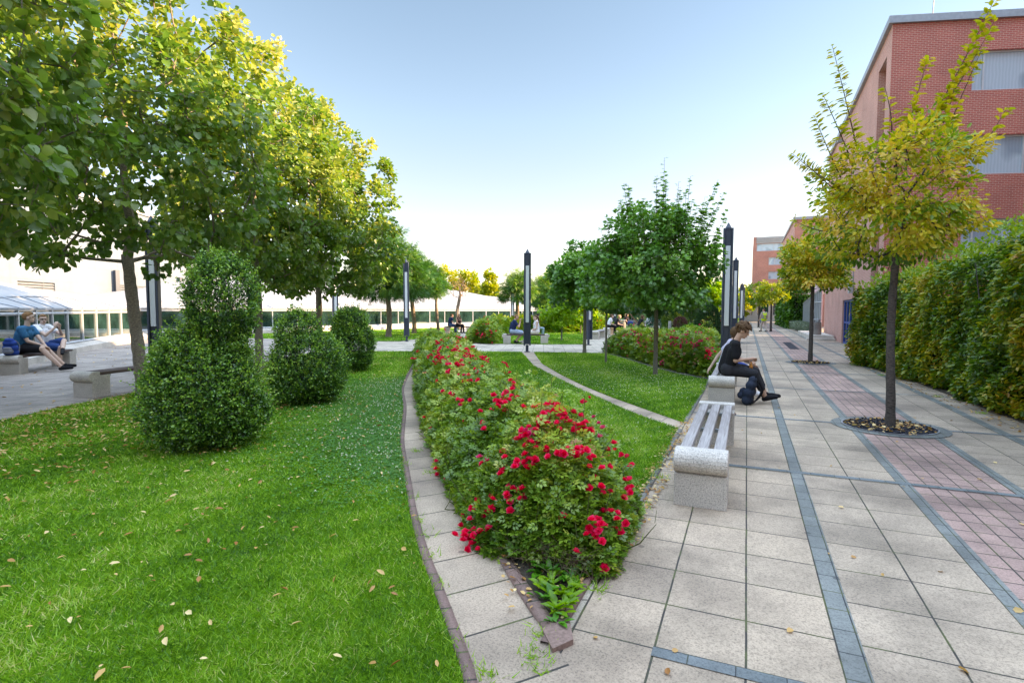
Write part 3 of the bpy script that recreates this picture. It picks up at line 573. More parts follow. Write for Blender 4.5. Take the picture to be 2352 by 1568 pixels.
# ---------------------------------------------------------------- walls and windows
def wallgrid(name, p0, p1, z0, z1, ops, mat, parent, depth=.14, u0=0.0):
    """upright wall from p0 to p1 (outside on the right hand when walking p0 -> p1) with openings (u0,u1,z0,z1) and reveals"""
    p0 = np.array(p0, float); p1 = np.array(p1, float); L = np.linalg.norm(p1-p0); d = (p1-p0)/L; nin = np.array([-d[1], d[0]])
    us = sorted({0, L, *[o[0] for o in ops], *[o[1] for o in ops]}); zs = sorted({z0, z1, *[o[2] for o in ops], *[o[3] for o in ops]}); mb = MB()
    def q(u, z, k=0): p = p0+d*u+nin*k; return (p[0], p[1], z)
    for i in range(len(us)-1):
        for j in range(len(zs)-1):
            uc, zc = (us[i]+us[i+1])/2, (zs[j]+zs[j+1])/2
            if any(o[0] < uc < o[1] and o[2] < zc < o[3] for o in ops): continue
            a, b, c, e = us[i], us[i+1], zs[j], zs[j+1]; mb.add([q(a, c), q(b, c), q(b, e), q(a, e)], [(0, 1, 2, 3)], [(a+u0, c), (b+u0, c), (b+u0, e), (a+u0, e)])
    for a, b, c, e in ops:
        for s, t in (((a, c), (a, e)), ((a, e), (b, e)), ((b, e), (b, c)), ((b, c), (a, c))):
            mb.add([q(*s), q(*t), q(t[0], t[1], depth), q(s[0], s[1], depth)], [(0, 1, 2, 3)], [(s[0], s[1]), (t[0], t[1]), (t[0]+depth*(s[0] == t[0]), t[1]+depth*(s[1] == t[1])), (s[0]+depth*(s[0] == t[0]), s[1]+depth*(s[1] == t[1]))])
    return mb.build(name, mat, parent, uv=True), q, d, nin
def window(parent, q, a, b, c, e, mulls=(), depth=.12, fmat='white_metal', gmat='window', t=.05, name='window', trans=()):
    mb = MB(); n = Vector(q(a, c, 1))-Vector(q(a, c, 0)); n.normalize(); ang = math.atan2(q(b, c)[1]-q(a, c)[1], q(b, c)[0]-q(a, c)[0])
    def bar(u0, u1, w0, w1, th=.06):
        p = Vector(q((u0+u1)/2, (w0+w1)/2, depth)); mb.box(p, (u1-u0, th, w1-w0), 0, None) if False else None
        m = Matrix.Translation(p) @ Matrix.Rotation(ang, 4, 'Z'); x, y, z = (u1-u0)/2, th/2, (w1-w0)/2
        mb.add([m @ Vector(v) for v in ((-x,-y,-z),(x,-y,-z),(x,y,-z),(-x,y,-z),(-x,-y,z),(x,-y,z),(x,y,z),(-x,y,z))], [(0,3,2,1),(4,5,6,7),(0,1,5,4),(1,2,6,5),(2,3,7,6),(3,0,4,7)])
    bar(a, b, c, c+t); bar(a, b, e-t, e); bar(a, a+t, c+t, e-t); bar(b-t, b, c+t, e-t)
    for m in mulls: bar(m-t/2, m+t/2, c+t, e-t, .055)
    for m in trans: bar(a+t, b-t, m-t/2, m+t/2, .05)
    w = mb.build(name, M[fmat], parent)
    g = MB(); g.add([q(a+.01, c+.01, depth+.012), q(b-.01, c+.01, depth+.012), q(b-.01, e-.01, depth+.012), q(a+.01, e-.01, depth+.012)], [(0, 1, 2, 3)], [(a, c), (b, c), (b, e), (a, e)])
    g.build('pane', M[gmat], w, uv=True); return w
def boxpart(name, c, d, rz, mat, parent): m = MB(); m.box((0, 0, 0), d); o = m.build(name, M[mat], parent); o.location = c; o.rotation_euler = (0, 0, rz); return o

# near brick building
B1 = empty('brick_building', (4, 21, 0), 0, 'tall red brick building nearest the camera behind the clipped hedge, with large windows', 'building')
B1.location = (0, 0, 0); H1 = 10.57
c1 = np.array([4.0, 21.0]); fd = np.array([math.cos(R(17)), math.sin(R(17))]); fe = c1+fd*19
ops = [(2.38, 5.1, 8.43, 9.65), (2.33, 4.15, 5.85, 7.06), (2.28, 5.1, 3.2, 4.47), (6.6, 9.6, 8.43, 9.65), (5.2, 8.2, 5.85, 7.06), (6.6, 9.6, 3.2, 4.47)]
w, q, d, ni = wallgrid('wall', c1, fe, 0, H1, ops, M['brick'], B1)
for o_ in ops: window(B1, q, *o_, mulls=(o_[0]+.38, o_[1]-.3 if o_[1]-o_[0] > 2 else o_[1]-.12))
far1 = np.array([4.36, 38.3])
sideops = [(far1[1]-23.1, far1[1]-21.75, 1.0, 9.9), (far1[1]-30.2, far1[1]-26.3, 0, 2.05), (far1[1]-29.6, far1[1]-28.6, 4.2, 6.6)]
w, q, d, ni = wallgrid('wall', far1, c1, 0, H1, sideops, M['brick_side'], B1, depth=.45)
bx = sideops[0]; m = MB(); m.add([q(bx[0], bx[2], .45), q(bx[1], bx[2], .45), q(bx[1], bx[3], .45), q(bx[0], bx[3], .45)], [(0, 1, 2, 3)], [(0, 0), (1.3, 0), (1.3, 9), (0, 9)]); m.build('recess_wall', M['brick'], B1, uv=True)
for z in (8.0, 5.2, 2.4): window(B1, q, bx[0]+.55, bx[1]-.02, z, z+1.9, (), .25, t=.04)
window(B1, q, *sideops[2], depth=.4, gmat='darkglass', fmat='louvre')
dd = sideops[1]; window(B1, q, *dd, mulls=(dd[0]+.95, dd[0]+1.9, dd[0]+2.9), depth=.1, fmat='blue', gmat='darkglass', t=.09, name='glazed_door', trans=(1.0,))
# coping, roof, plant
mb = MB(); z = H1
ins = lambda p, k: tuple(p)
mb.prism([tuple(c1+np.array([-.12, -.14])), tuple(fe+np.array([.1, -.12])), tuple(fe+np.array([0, 20])), tuple(far1+np.array([-.12, .1]))], H1, H1+.22); mb.build('roof', M['grey_metal'], B1)
mb = MB()
mb.add([tuple(far1)+(0,), tuple(far1+np.array([14, 0]))+(0,), tuple(far1+np.array([14, 0]))+(H1,), tuple(far1)+(H1,)], [(0, 1, 2, 3)], [(0, 0), (14, 0), (14, H1), (0, H1)]); mb.build('wall', M['brick'], B1, uv=True)
boxpart('rooftop_unit', (9.0, 24.3, H1+.55), (1.1, .9, .65), 0, 'panel', B1); boxpart('rooftop_unit', (10.2, 24.5, H1+.62), (.9, .7, .8), 0, 'panel', B1)
gr = MB(); [gr.box((9.9+i*.1-.3, 24.13, H1+.62), (.02, .02, .6)) for i in range(7)]; gr.build('grille', M['louvre'], B1)
an = MB(); an.tube([(5.2, 21.8, H1+.2), (5.25, 21.8, H1+1.5)], .014, 6); an.build('antenna', M['louvre'], B1)
# camera, cable pipe and box on the side wall
def wallcam(y, z):
    mb = MB(); mb.box((3.86, y, z), (.34, .04, .04)); mb.box((3.66, y-.1, z-.03), (.13, .30, .12)); mb.box((3.66, y-.27, z-.03), (.10, .04, .09)); return mb.build('security_camera', M['panel'], B1)
wallcam(25.2, 4.05); wallcam(27.6, 4.0)
pm = MB(); pm.tube([(4.08, 24.4, 4.9), (4.08, 24.4, 4.35), (4.09, 28, 3.95)], .025, 6); pm.tube([(4.10, 27.0, 3.9), (4.10, 27.0, 2.7)], .02, 6); pm.build('cable_pipe', M['panel'], B1)
boxpart('junction_box', (4.02, 27.0, 2.5), (.16, .28, .42), 0, 'panel', B1)
boxpart('wall_lamp', (4.0, 31.5, 9.9), (.22, .3, .14), 0, 'louvre', B1)

# unseen brick block added to keep the low sun off the gardens
SUN_BLOCK = empty('brick_building', (0, 0, 0), 0, 'added unseen brick block right of the hedge, shading the gardens', 'building')
wallgrid('wall', (11.5, 23), (11.5, -30), 0, 11.9, [], M['brick_side'], SUN_BLOCK); wallgrid('wall', (11.5, -30), (30, -30), 0, 11.9, [], M['brick'], SUN_BLOCK)
mb = MB(); mb.prism([(11.4, -30.1), (30, -30.1), (30, 25), (19, 25), (11.4, 23)], 11.9, 12.1); mb.build('roof', M['grey_metal'], SUN_BLOCK)

# sloping glass lean-to and the second building
G1 = empty('glass_lean_to', (4.3, 39, 0), 0, 'sloping glass lean-to with white frames beside the near brick building', 'glass lean-to')
mb = MB(); gl = MB(); n = 16
for i in range(n+1):
    y = i*(16/n); z = 3.0-1.1*i/n; mb.box((0, y, z/2), (.07, .07, z)); mb.tube([(0, y, z), (1.6, y, z+.9)], .035, 4)
mb.tube([(0, 0, 3.0), (0, 16, 1.9)], .06, 4); mb.tube([(0, 0, 2.1), (0, 7, 2.1)], .035, 4); mb.tube([(0, 0, .1), (0, 16, .1)], .06, 4); mb.build('frame', M['white_metal'], G1)
gl.add([(.03, 0, 0), (.03, 16, 0), (.03, 16, 1.9), (.03, 0, 3.0), (1.6, 16, 2.8), (1.6, 0, 3.9)], [(0, 3, 2, 1), (3, 5, 4, 2)]); gl.build('glazing', M['darkglass'], G1)

B2 = empty('brick_building', (0, 0, 0), 0, 'mid distance red brick building behind the small round hornbeam and second hedge', 'building')
H2 = 10.2; ops2 = [(.85, 2.6, 8.9, 9.55), (.8, 2.5, 3.0, 4.2), (3.3, 5.5, 8.9, 9.55), (3.3, 5.5, 3.0, 4.2), (3.3, 5.5, 6, 7.2)]
w, q, d, ni = wallgrid('wall', (4.0, 59), (18, 59), 0, H2, ops2, M['brick_far'], B2)
for o_ in ops2: window(B2, q, *o_, mulls=(o_[0]+.5,))
w, q, d, ni = wallgrid('wall', (4.0, 78), (4.0, 59), 0, H2, [(14.5, 15.1, 2.6, 5.2)], M['brick_side'], B2, .3); window(B2, q, 14.5, 15.1, 2.6, 5.2, (), .28, 'louvre', 'darkglass')
mb = MB(); mb.prism([(3.85, 58.85), (18.2, 58.85), (18.2, 78), (3.85, 78)], H2, H2+.25); mb.build('roof', M['grey_metal'], B2)

B3 = empty('brick_building', (0, 0, 0), 0, 'farthest brick building at the end of the walkway with grey panelled top floor', 'building')
H3 = 12.0; ops3 = [(.45, 4.9, 10.0, 11.05), (2.05, 4.2, 8.0, 9.08), (2.05, 4.2, 6.0, 7.07)]
w, q, d, ni = wallgrid('wall', (.6, 86), (14, 86), 2.2, 11.1, ops3, M['brick_far'], B3)
for o_ in ops3: window(B3, q, *o_, mulls=(o_[0]+.7, o_[0]+2.2) if o_[1]-o_[0] > 3 else (o_[0]+.75,))
wallgrid('wall', (.6, 98), (.6, 86), 2.2, 11.1, [], M['brick_side'], B3)
mb = MB(); mb.prism([(1.0, 85.93), (14, 85.93), (14, 98), (1.0, 98)], 11.1, H3); [mb.box((7.5, 85.9, 11.1+k*.3), (13, .05, .04)) for k in (1, 2)]; mb.build('parapet_panels', M['panel'], B3)
wallgrid('wall', (.6, 85.98), (1.0, 85.98), 11.1, H3, [], M['brick_far'], B3)

E1 = empty('glass_pavilion', (0, 0, 0), 0, 'low pavilion with dark windows in white frames closing the end of the walkway', 'pavilion')
eo = [(i*2.0+.25, i*2.0+1.75, .85, 2.55) for i in range(9)]; eo2 = [(i*2.0+.1, i*2.0+1.9, 3.0, 3.6) for i in range(9)]
w, q, d, ni = wallgrid('wall', (-9, 83.5), (9, 83.5), 0, 3.7, eo+eo2, M['panel'], E1, .1)
for o_ in eo: window(E1, q, *o_, depth=.08, gmat='darkglass')
for o_ in eo2: window(E1, q, *o_, depth=.08, gmat='darkglass', t=.03)
mb = MB(); mb.add([(-9, 83.2, 3.7), (9, 83.2, 3.7), (9, 89, 4.6), (-9, 89, 4.6), (-9, 83.2, 3.8), (9, 83.2, 3.8), (9, 89, 4.7), (-9, 89, 4.7)], [(0, 3, 2, 1), (4, 5, 6, 7), (0, 1, 5, 4), (1, 2, 6, 5), (2, 3, 7, 6), (3, 0, 4, 7)]); mb.build('roof', M['grey_metal'], E1)
A1 = empty('dark_annex', (0, 0, 0), 0, 'dark clad annex block left of the farthest brick building', 'annex')
mb = MB(); mb.prism([(-1.6, 87), (.55, 86.2), (.55, 95), (-1.6, 95)], 0, 1); v = mb.v; mb.v = [(x, y, (3.2 if x < 0 else 5.6) if z > .5 else 0) for x, y, z in v]; mb.build('wall', M['louvre'], A1)

# white metal clad building on the left
W1 = empty('white_building', (0, 0, 0), 0, 'large white metal panelled building behind the linden trees on the left', 'building')
P0 = np.array([-41., 18.]); dv = np.array([-.476, .88]); HW = 9.6
b0, a0 = P0+dv*44, P0-dv*32
L = 76.0; lou = [(33.0, 36.1, 2.55, 3.3), (42.6, 51.4, .2, 3.5), (52.2, 58, .2, 3.2)]
w, q, d, ni = wallgrid('wall', a0, b0, 0, HW, lou, M['cladding'], W1, .15)
sm = MB()
ang = math.atan2(d[1], d[0])
for u in np.arange(1.3, L, 2.6):
    p = q(u, HW/2, -.004); sm.box(p, (.025, .01, HW-.01), 0) if False else sm.add([q(u-.015, 0, -.006), q(u+.015, 0, -.006), q(u+.015, HW, -.006), q(u-.015, HW, -.006)], [(0, 1, 2, 3)])
for z in (2.0, 3.45, 4.6, 6.1, 7.6): sm.add([q(0, z-.015, -.009), q(L, z-.015, -.009), q(L, z+.015, -.009), q(0, z+.015, -.009)], [(0, 1, 2, 3)])
sm.build('panel_joints', M['louvre'], W1)
for a_, b_, c_, e_ in lou:
    mb = MB()
    for z in np.arange(c_+.05, e_, .17): mb.add([q(a_, z, .02), q(b_, z, .02), q(b_, z+.12, .12), q(a_, z+.12, .12)], [(0, 1, 2, 3)])
    mb.build('louvre', M['grey_metal'], W1)
    mb = MB(); mb.add([q(a_, c_, .149), q(b_, c_, .149), q(b_, e_, .149), q(a_, e_, .149)], [(0, 1, 2, 3)]); mb.build('louvre_back', M['louvre'], W1)
mb = MB(); r0 = np.array(a0); r1 = np.array(b0); nn = -np.array([d[1], -d[0]])*(1); k = ni*14
mb.prism([tuple(r0-ni*.15), tuple(r1-ni*.15), tuple(r1+k), tuple(r0+k)], HW, HW+.25); mb.build('roof', M['panel'], W1)
po = MB(); [po.box(q(u, 2.3, -.3), (.3, .3, 4.6)) for u in (42.2, 51.9, 62)]; po.build('pillar', M['lamp_metal'], W1)

# ---------------------------------------------------------------- glass halls with white membrane roofs
def hall(name, label, line, bay, wh, plinth, ridge_off, ridge_h, n_in, step=1.55, flip=1, ends=(0, 0), arch=.28, brk=None):
    root = empty(name, (0, 0, 0), 0, label, 'glass hall', 'glass walled halls with white membrane roofs')
    P = np.array(line, float); seg = np.r_[0, np.cumsum(np.linalg.norm(np.diff(P, axis=0), axis=1))]; L = seg[-1]; K = max(2, int(round(L/step)))
    S = cr_spline(line, K+1); t = np.gradient(S, axis=0); t /= np.linalg.norm(t, axis=1)[:, None]; nin = np.c_[-t[:, 1], t[:, 0]]*flip
    pm = MB(); fr = MB(); gl = MB()
    for i in range(K):
        a, b = S[i], S[i+1]; na, nb = nin[i], nin[i+1]
        def Q(p, n, z, k): return (p[0]+n[0]*k, p[1]+n[1]*k, z)
        pm.add([Q(a, na, 0, -.32), Q(b, nb, 0, -.32), Q(b, nb, plinth*.62, -.32), Q(a, na, plinth*.62, -.32), Q(b, nb, plinth, -.04), Q(a, na, plinth, -.04), Q(b, nb, plinth, .3), Q(a, na, plinth, .3)], [(0, 1, 2, 3), (3, 2, 4, 5), (5, 4, 6, 7)])
        gl.add([Q(a, na, plinth, .02), Q(b, nb, plinth, .02), Q(b, nb, wh, .02), Q(a, na, wh, .02)], [(0, 1, 2, 3)])
        fr.tube([Q(a, na, plinth, 0), Q(a, na, wh+.03, 0)], .045, 4)
        for z in (plinth+.04, wh-.08, wh+.05): fr.tube([Q(a, na, z, 0), Q(b, nb, z, 0)], .045, 4)
    fr.tube([Q(S[-1], nin[-1], plinth, 0), Q(S[-1], nin[-1], wh, 0)], .045, 4)
    pm.build('plinth', M['concrete'], root); fr.build('frame', M['white_metal'], root); gl.build('glazing', M['darkglass'], root)
    # membrane: scalloped edge per bay, rising to a ridge inside
    K2 = K*4+1; S2 = cr_spline(line, K2); t2 = np.gradient(S2, axis=0); t2 /= np.linalg.norm(t2, axis=1)[:, None]; n2 = np.c_[-t2[:, 1], t2[:, 0]]*flip
    s2 = np.linspace(0, L, K2); nb = max(1, round(L/bay)); ph = (s2/L*nb) % 1.0
    if brk: ph = np.interp(s2/L*brk[-1], brk, range(len(brk))) % 1.0
    ar = np.sin(math.pi*ph)**.8*arch
    prof = np.sin(math.pi*np.clip((s2/L*(1-ends[0]-ends[1])+ends[0]), 0, 1))**.6
    V = []; J = 14
    for j in range(J):
        k = j/(J-1); off = .75+ridge_off*k; zz = wh+.22+ar*(1-k)**2+(ridge_h*prof)*(1-(1-k)**1.8)-.10*np.sin(math.pi*k)*(1+np.cos(2*math.pi*ph))
        V.append(np.c_[S2+n2*off, zz])
    # band of glass between wall head and membrane edge
    V = np.concatenate(V); i = np.arange(K2-1); F = np.concatenate([np.c_[i+j*K2, i+1+j*K2, i+1+(j+1)*K2, i+(j+1)*K2] for j in range(J-1)])
    npmesh('membrane_roof', V, F, M['membrane'], root, smooth=True)
    eaveA = np.c_[S2+n2*(-.05), np.full(K2, wh+.08)]; eaveB = np.c_[S2+n2*.75, wh+.21+ar]
    npmesh('eaves_glazing', np.r_[eaveA, eaveB], np.c_[i, i+1, i+1+K2, i+K2], M['membrane'], root)
    mu = MB()
    for q_ in range(0, K2, 4): mu.tube([tuple(eaveA[q_]+[0, 0, .012]), tuple(eaveB[q_]+[0, 0, .015])], .025, 4)
    mu.tube([tuple(p+np.array([0, 0, .01])) for p in eaveB], .03, 4, False); mu.build('eaves_frame', M['grey_metal'], root)
    return root
hall('glass_hall', 'glass hall with white tent roof behind the bench of the two young men', [(-10.5, 1.5), (-14, 4.6), (-17.6, 7.6), (-21.8, 11.2), (-25.2, 14.6), (-27.5, 17), (-30.2, 19), (-34, 20)], 9.5, 1.5, .32, 11, 2.3, 1, 1.5, ends=(.12, .03), arch=.26, brk=[0, 9.4, 23.4, 31])
hall('glass_hall', 'long glass hall with white sail roof running behind the robinia trees', [(-33.5, 17.8), (-30.8, 22.6), (-29.2, 27.5), (-26.9, 34.3), (-25, 41), (-22.6, 48), (-20.2, 55), (-17.2, 65)], 10.5, 1.55, .3, 13, 2.6, 1, 1.75, ends=(.05, .02))
hall('glass_hall', 'far glass hall with white roof beyond the cloud pruned pine', [(-19, 55.5), (-15.6, 58), (-11, 62.4), (-6, 67), (-3, 70), (-1, 74)], 8, 1.9, .35, 8, 1.5, 1, 1.8, ends=(.15, .1))
# ---------------------------------------------------------------- trees
LG = 'linden trees in a row along the lawn edge'
def linden(base, z0, z1, rad, seed, label, n, ls, th, tr=.105, lean=(0, 0), cl=430, mat='leaf_linden'):
    return tree('linden_tree', label, 'tree', base, th, tr, z0, z1, rad, P_LINDEN, cl, n, ls, M[mat], 'heart', M['bark_linden'], seed, LG, .27, sun_tint=.40, limbmax=.065, shell=.36, valmix=(.35, .35), lean=lean, lumpamp=.10)
linden((-8.45, 2.1), 2.15, 7.8, 2.35, 101, 'nearest linden tree, its big leaves hanging in from the left edge above the benches', 15500, .105, 2.3)
linden((-9.7, 6.15), 2.25, 8.7, 2.35, 102, 'linden tree with bare leaning trunk just left of the tallest clipped shrub', 17500, .10, 2.5, lean=(-.25, -.05))
linden((-11.2, 9.96), 2.1, 8.5, 2.3, 103, 'linden tree standing behind the tallest clipped shrub, second from the near end in full view', 18000, .102, 2.4)
linden((-12.35, 13.3), 1.95, 7.8, 2.3, 104, 'farthest linden tree of the row, its crown against the sky', 19000, .108, 2.3)
# young maples on the middle lawn
rg = np.random.default_rng(5); sh = []
for i in range(44):
    a = rg.random()*6.28; r_ = 1.2*math.sqrt(rg.random()); x, y = math.cos(a)*r_, math.sin(a)*r_; z = 4.25-1.15*r_; k = rg.uniform(.55, 1.25); sh.append((x, y, z-.5, x*1.25+rg.normal()*.05, y*1.25, z+k-.25*r_, 44))
for a_, z, l in ((1.45, 3.2, .9), (1.3, 2.9, .7), (1.5, 2.5, .55), (1.35, 3.6, .9), (1.2, 3.9, .9)): sh.append((a_*.8*.918, a_*.8*.396, z-.3, (a_+.22*l)*.918, (a_+.2*l)*.396, z+l*.8, 26))
MG = 'young maples on the middle lawn'
tree('maple_tree', 'largest young maple on the middle lawn with upright shoots above a dense round crown', 'tree', (-1.98, 13.25), 1.75, .055, 1.6, 4.75, 1.42, P_MAPLE, 200, 14500, .095, M['leaf_maple'], 'maple', M['bark_grey'], 111, MG, .28, shoots=sh, offs=(-.12, -.05), sun_tint=.08, lumpamp=.12, valmix=(.45, .4), shell=.4)
tree('maple_tree', 'slim maple with thin knotty trunk between the two stouter maples', 'tree', (-3.8, 15.82), 1.8, .035, 1.65, 3.7, .85, P_MAPLE, 80, 5200, .10, M['leaf_maple'], 'maple', M['bark_grey'], 112, MG, .26, sun_tint=.22, valmix=(.5, .4))
tree('maple_tree', 'leftmost maple of the middle lawn beside the dark lamp post', 'tree', (-5.35, 19.0), 1.9, .065, 1.7, 4.35, 1.15, P_MAPLE, 110, 7500, .115, M['leaf_maple'], 'maple', M['bark_grey'], 113, MG, .28, sun_tint=.12, offs=(-.2, -.1), valmix=(.45, .4))
# clipped hornbeams in the walkway
sh = [(.3, .2, 3.9, 1.12, .5, 5.75, 150), (.3, .2, 3.9, 1.05, .42, 5.3, 60), (.55, .2, 3.9, .9, .35, 4.9, 40), (.1, .1, 3.9, .3, .15, 4.85, 80), (-.5, -.1, 3.7, -.86, -.35, 5.0, 120), (-.6, -.2, 3.6, -.95, -.35, 4.4, 70), (-.7, -.3, 3.3, -1.05, -.45, 4.1, 90), (-.6, -.3, 3.0, -1.2, -.55, 3.55, 80), (-.6, -.3, 3.1, -1.3, -.55, 3.62, 60), (.85, .3, 3.5, 1.25, .5, 4.2, 46), (-.1, 0, 3.9, -.2, 0, 4.5, 30), (-.8, -.3, 2.6, -1.25, -.5, 2.75, 26), (.5, .2, 4.0, .62, .25, 4.5, 26)]
HG = 'clipped hornbeams standing in the walkway'
tree('hornbeam_tree', 'nearest clipped hornbeam with yellowing leaves and long stray shoots, standing in a round pit', 'tree', (1.79, 8.68), 2.2, .056, 2.28, 4.05, .86, P_BOX, 150, 7400, .082, M['leaf_hornbeam'], 'oval', M['bark_dark'], 121, HG, .20, shoots=sh, limbmax=.035, valmix=(.62, .34), shell=.38, lean=(.0, 0), wob=.02, offs=(-.10, -.04))
tree('hornbeam_tree', 'second clipped hornbeam along the walkway with browning square crown, before the stone steps', 'tree', (1.77, 18.36), 2.3, .062, 2.25, 3.9, .88, P_BOX, 140, 7500, .11, M['leaf_hornbeam'], 'oval', M['bark_dark'], 122, HG, .2, shoots=[(.1, 0, 3.7, .2, .1, 4.6, 18), (0, 0, 3.7, -.3, 0, 4.2, 14)], limbmax=.03, valmix=(.5, .5), shell=.45)
tree('hornbeam_tree', 'small far hornbeam with golden crown directly behind the man in the yellow vest', 'tree', (1.65, 44.6), 2.1, .08, 1.95, 3.75, 1.08, P_ROUND, 60, 2200, .17, M['leaf_yellow'], 'oval', M['bark_dark'], 123, HG, .25, limbmax=.03)
tree('hornbeam_tree', 'farthest green hornbeam half hidden behind the golden one at the walkway end', 'tree', (1.0, 54.6), 2.1, .08, 1.9, 4.0, 1.1, P_ROUND, 50, 1700, .2, M['leaf_hornbeam'], 'oval', M['bark_dark'], 124, HG, .25, limbmax=.03, valmix=(.3, .2))
# robinias before the long glass hall
RG = 'robinia trees before the long glass hall'
tree('robinia_tree', 'broad robinia with spreading dark crown, left of the lamp post before the long hall', 'tree', (-18.64, 25.5), 2.7, .16, 2.3, 6.2, 2.3, P_UMB, 190, 11000, .30, M['leaf_robinia'], 'pinnate', M['bark_robinia'], 131, RG, .42, limbmax=.09, up_=.7, shell=.5, wob=.05, sun_tint=.0)
tree('robinia_tree', 'second robinia with leaning crown, just right of the lamp post before the long hall', 'tree', (-19.9, 29.9), 2.6, .15, 2.4, 5.1, 1.7, P_UMB, 120, 7500, .30, M['leaf_robinia'], 'pinnate', M['bark_robinia'], 132, RG, .4, limbmax=.08, up_=.7, wob=.06, offs=(.3, .1), sun_tint=.12)
t = tree('robinia_tree', 'hard pruned robinia with a forked stub and a small tuft of leaves', 'tree', (-19.6, 32.4), 2.9, .11, 2.9, 3.7, .45, P_ROUND, 18, 380, .24, M['leaf_yellow'], 'pinnate', M['bark_robinia'], 133, RG, .25, limbmax=.06, wob=.06)
tree('robinia_tree', 'nearly leafless robinia with a ball of tan twigs before the white sail roof', 'tree', (-20.7, 37.4), 2.6, .14, 2.5, 4.2, .95, P_ROUND, 260, 260, .10, M['litter'], 'diamond', M['bark_robinia'], 134, RG, .18, limbmax=.08, wob=.1)
def at(x, d): r = (x-1176)/1248*d; return (r*.918-d*.396, r*.396+d*.918)
tree('robinia_tree', 'round robinia half sunlit above the long flower bed left of the central lamp post', 'tree', at(1188, 36), 2.3, .14, 2.2, 4.1, .98, P_UMB, 70, 2600, .30, M['leaf_robinia'], 'pinnate', M['bark_robinia'], 135, RG, .3, sun_tint=.45)
tree('robinia_tree', 'dark round robinia just right of the central lamp post, beyond the flower bed', 'tree', at(1240, 41), 2.2, .14, 1.9, 3.9, .85, P_UMB, 60, 2200, .30, M['leaf_robinia'], 'pinnate', M['bark_robinia'], 136, RG, .3, sun_tint=.1)
tree('robinia_tree', 'robinia with a thick dark trunk left of the maples, before the distant pavilion', 'tree', at(1262, 38), 2.3, .16, 1.9, 4.0, .9, P_UMB, 60, 2200, .30, M['leaf_robinia'], 'pinnate', M['bark_robinia'], 137, RG, .3, sun_tint=.3)
# small lime green trees on the far lawn
tree('young_tree', 'small lime green young tree on the lawn right of the seated couple', 'tree', (-8.64, 26.4), .8, .045, .65, 2.15, .75, P_ROUND, 60, 2600, .12, M['leaf_lime'], 'maple', M['bark_grey'], 141, 'lime green young trees on the far lawn', .22, valmix=(.5, .5), offs=(-.1, 0))
tree('young_tree', 'second lime green young tree, lower and farther, left of the stone bench', 'tree', at(1333, 36), .7, .06, .6, 2.3, .95, P_ROUND, 60, 2400, .15, M['leaf_lime'], 'maple', M['bark_grey'], 142, 'lime green young trees on the far lawn', .25, valmix=(.5, .5))
YG = 'sunlit yellow green trees beyond the long glass hall'
for i, (x, d, z1, r_, lb) in enumerate(((1026, 72, 6.9, 1.6, 'leftmost sunlit yellow tree rising behind the white sail roof'), (1076, 74, 7.0, 1.75, 'middle rounded yellow tree rising behind the white sail roof'), (1125, 70, 6.9, 1.0, 'slender upright yellow tree right of the two rounded ones behind the roof'))):
    tree('plane_tree', lb, 'tree', at(x, d), 3.2, .15, 2.6, z1, r_, P_ROUND if i < 2 else P_COL, 80, 2600, .30, M['leaf_yellow'], 'hex', M['bark_grey'], 151+i, YG, .5, sun_tint=.25, valmix=(.4, .4))
BGL = 'background greenery beyond the gardens'
bgt = [(1106, 78, 3.9, 2.2), (1145, 80, 3.3, 1.6), (1165, 76, 2.9, 1.5), (1283, 62, 4.2, 1.6), (1225, 78, 4.4, 2.0), (1300, 66, 4.6, 2.0), (1372, 60, 3.6, 1.4), (1435, 60, 4.0, 2.1), (1500, 58, 4.2, 1.8), (1700, 74, 5.2, 2.0), (1560, 60, 4.8, 2.0)]
for i, (x, d, z1, r_) in enumerate(bgt):
    t = tree('background_tree', None, 'tree', at(x, d), 1.0, .12, .8, z1, r_, P_ROUND, 45, 1500, .36, M['leaf_robinia' if i % 3 else 'leaf_yellow'], 'hex', M['bark_grey'], 161+i, BGL, .5, sun_tint=.2)
    t['label'] = ['low green tree below the slender yellow tree', 'bushy tree before the red roofed house', 'small bush behind the far end of the sail roof', 'tree before the distant pavilion, left of the maples', 'tree far behind the central lamp post', 'tree seen over the lime green trees', 'tree peeping between the maple trunks', 'wide tree behind the cloud pruned pine', 'green tree behind the largest maple trunk', 'dark tree between the lamp posts and the far brick building', 'rounded tree behind the conifer group'][i]
tree('lime_tree', 'bright lime green tree left of the near lamp posts, behind the conifers', 'tree', at(1637, 42), 1.5, .1, 1.5, 3.95, 1.3, P_ROUND, 90, 4200, .17, M['leaf_lime'], 'maple', M['bark_grey'], 181, None, .3, valmix=(.5, .4))

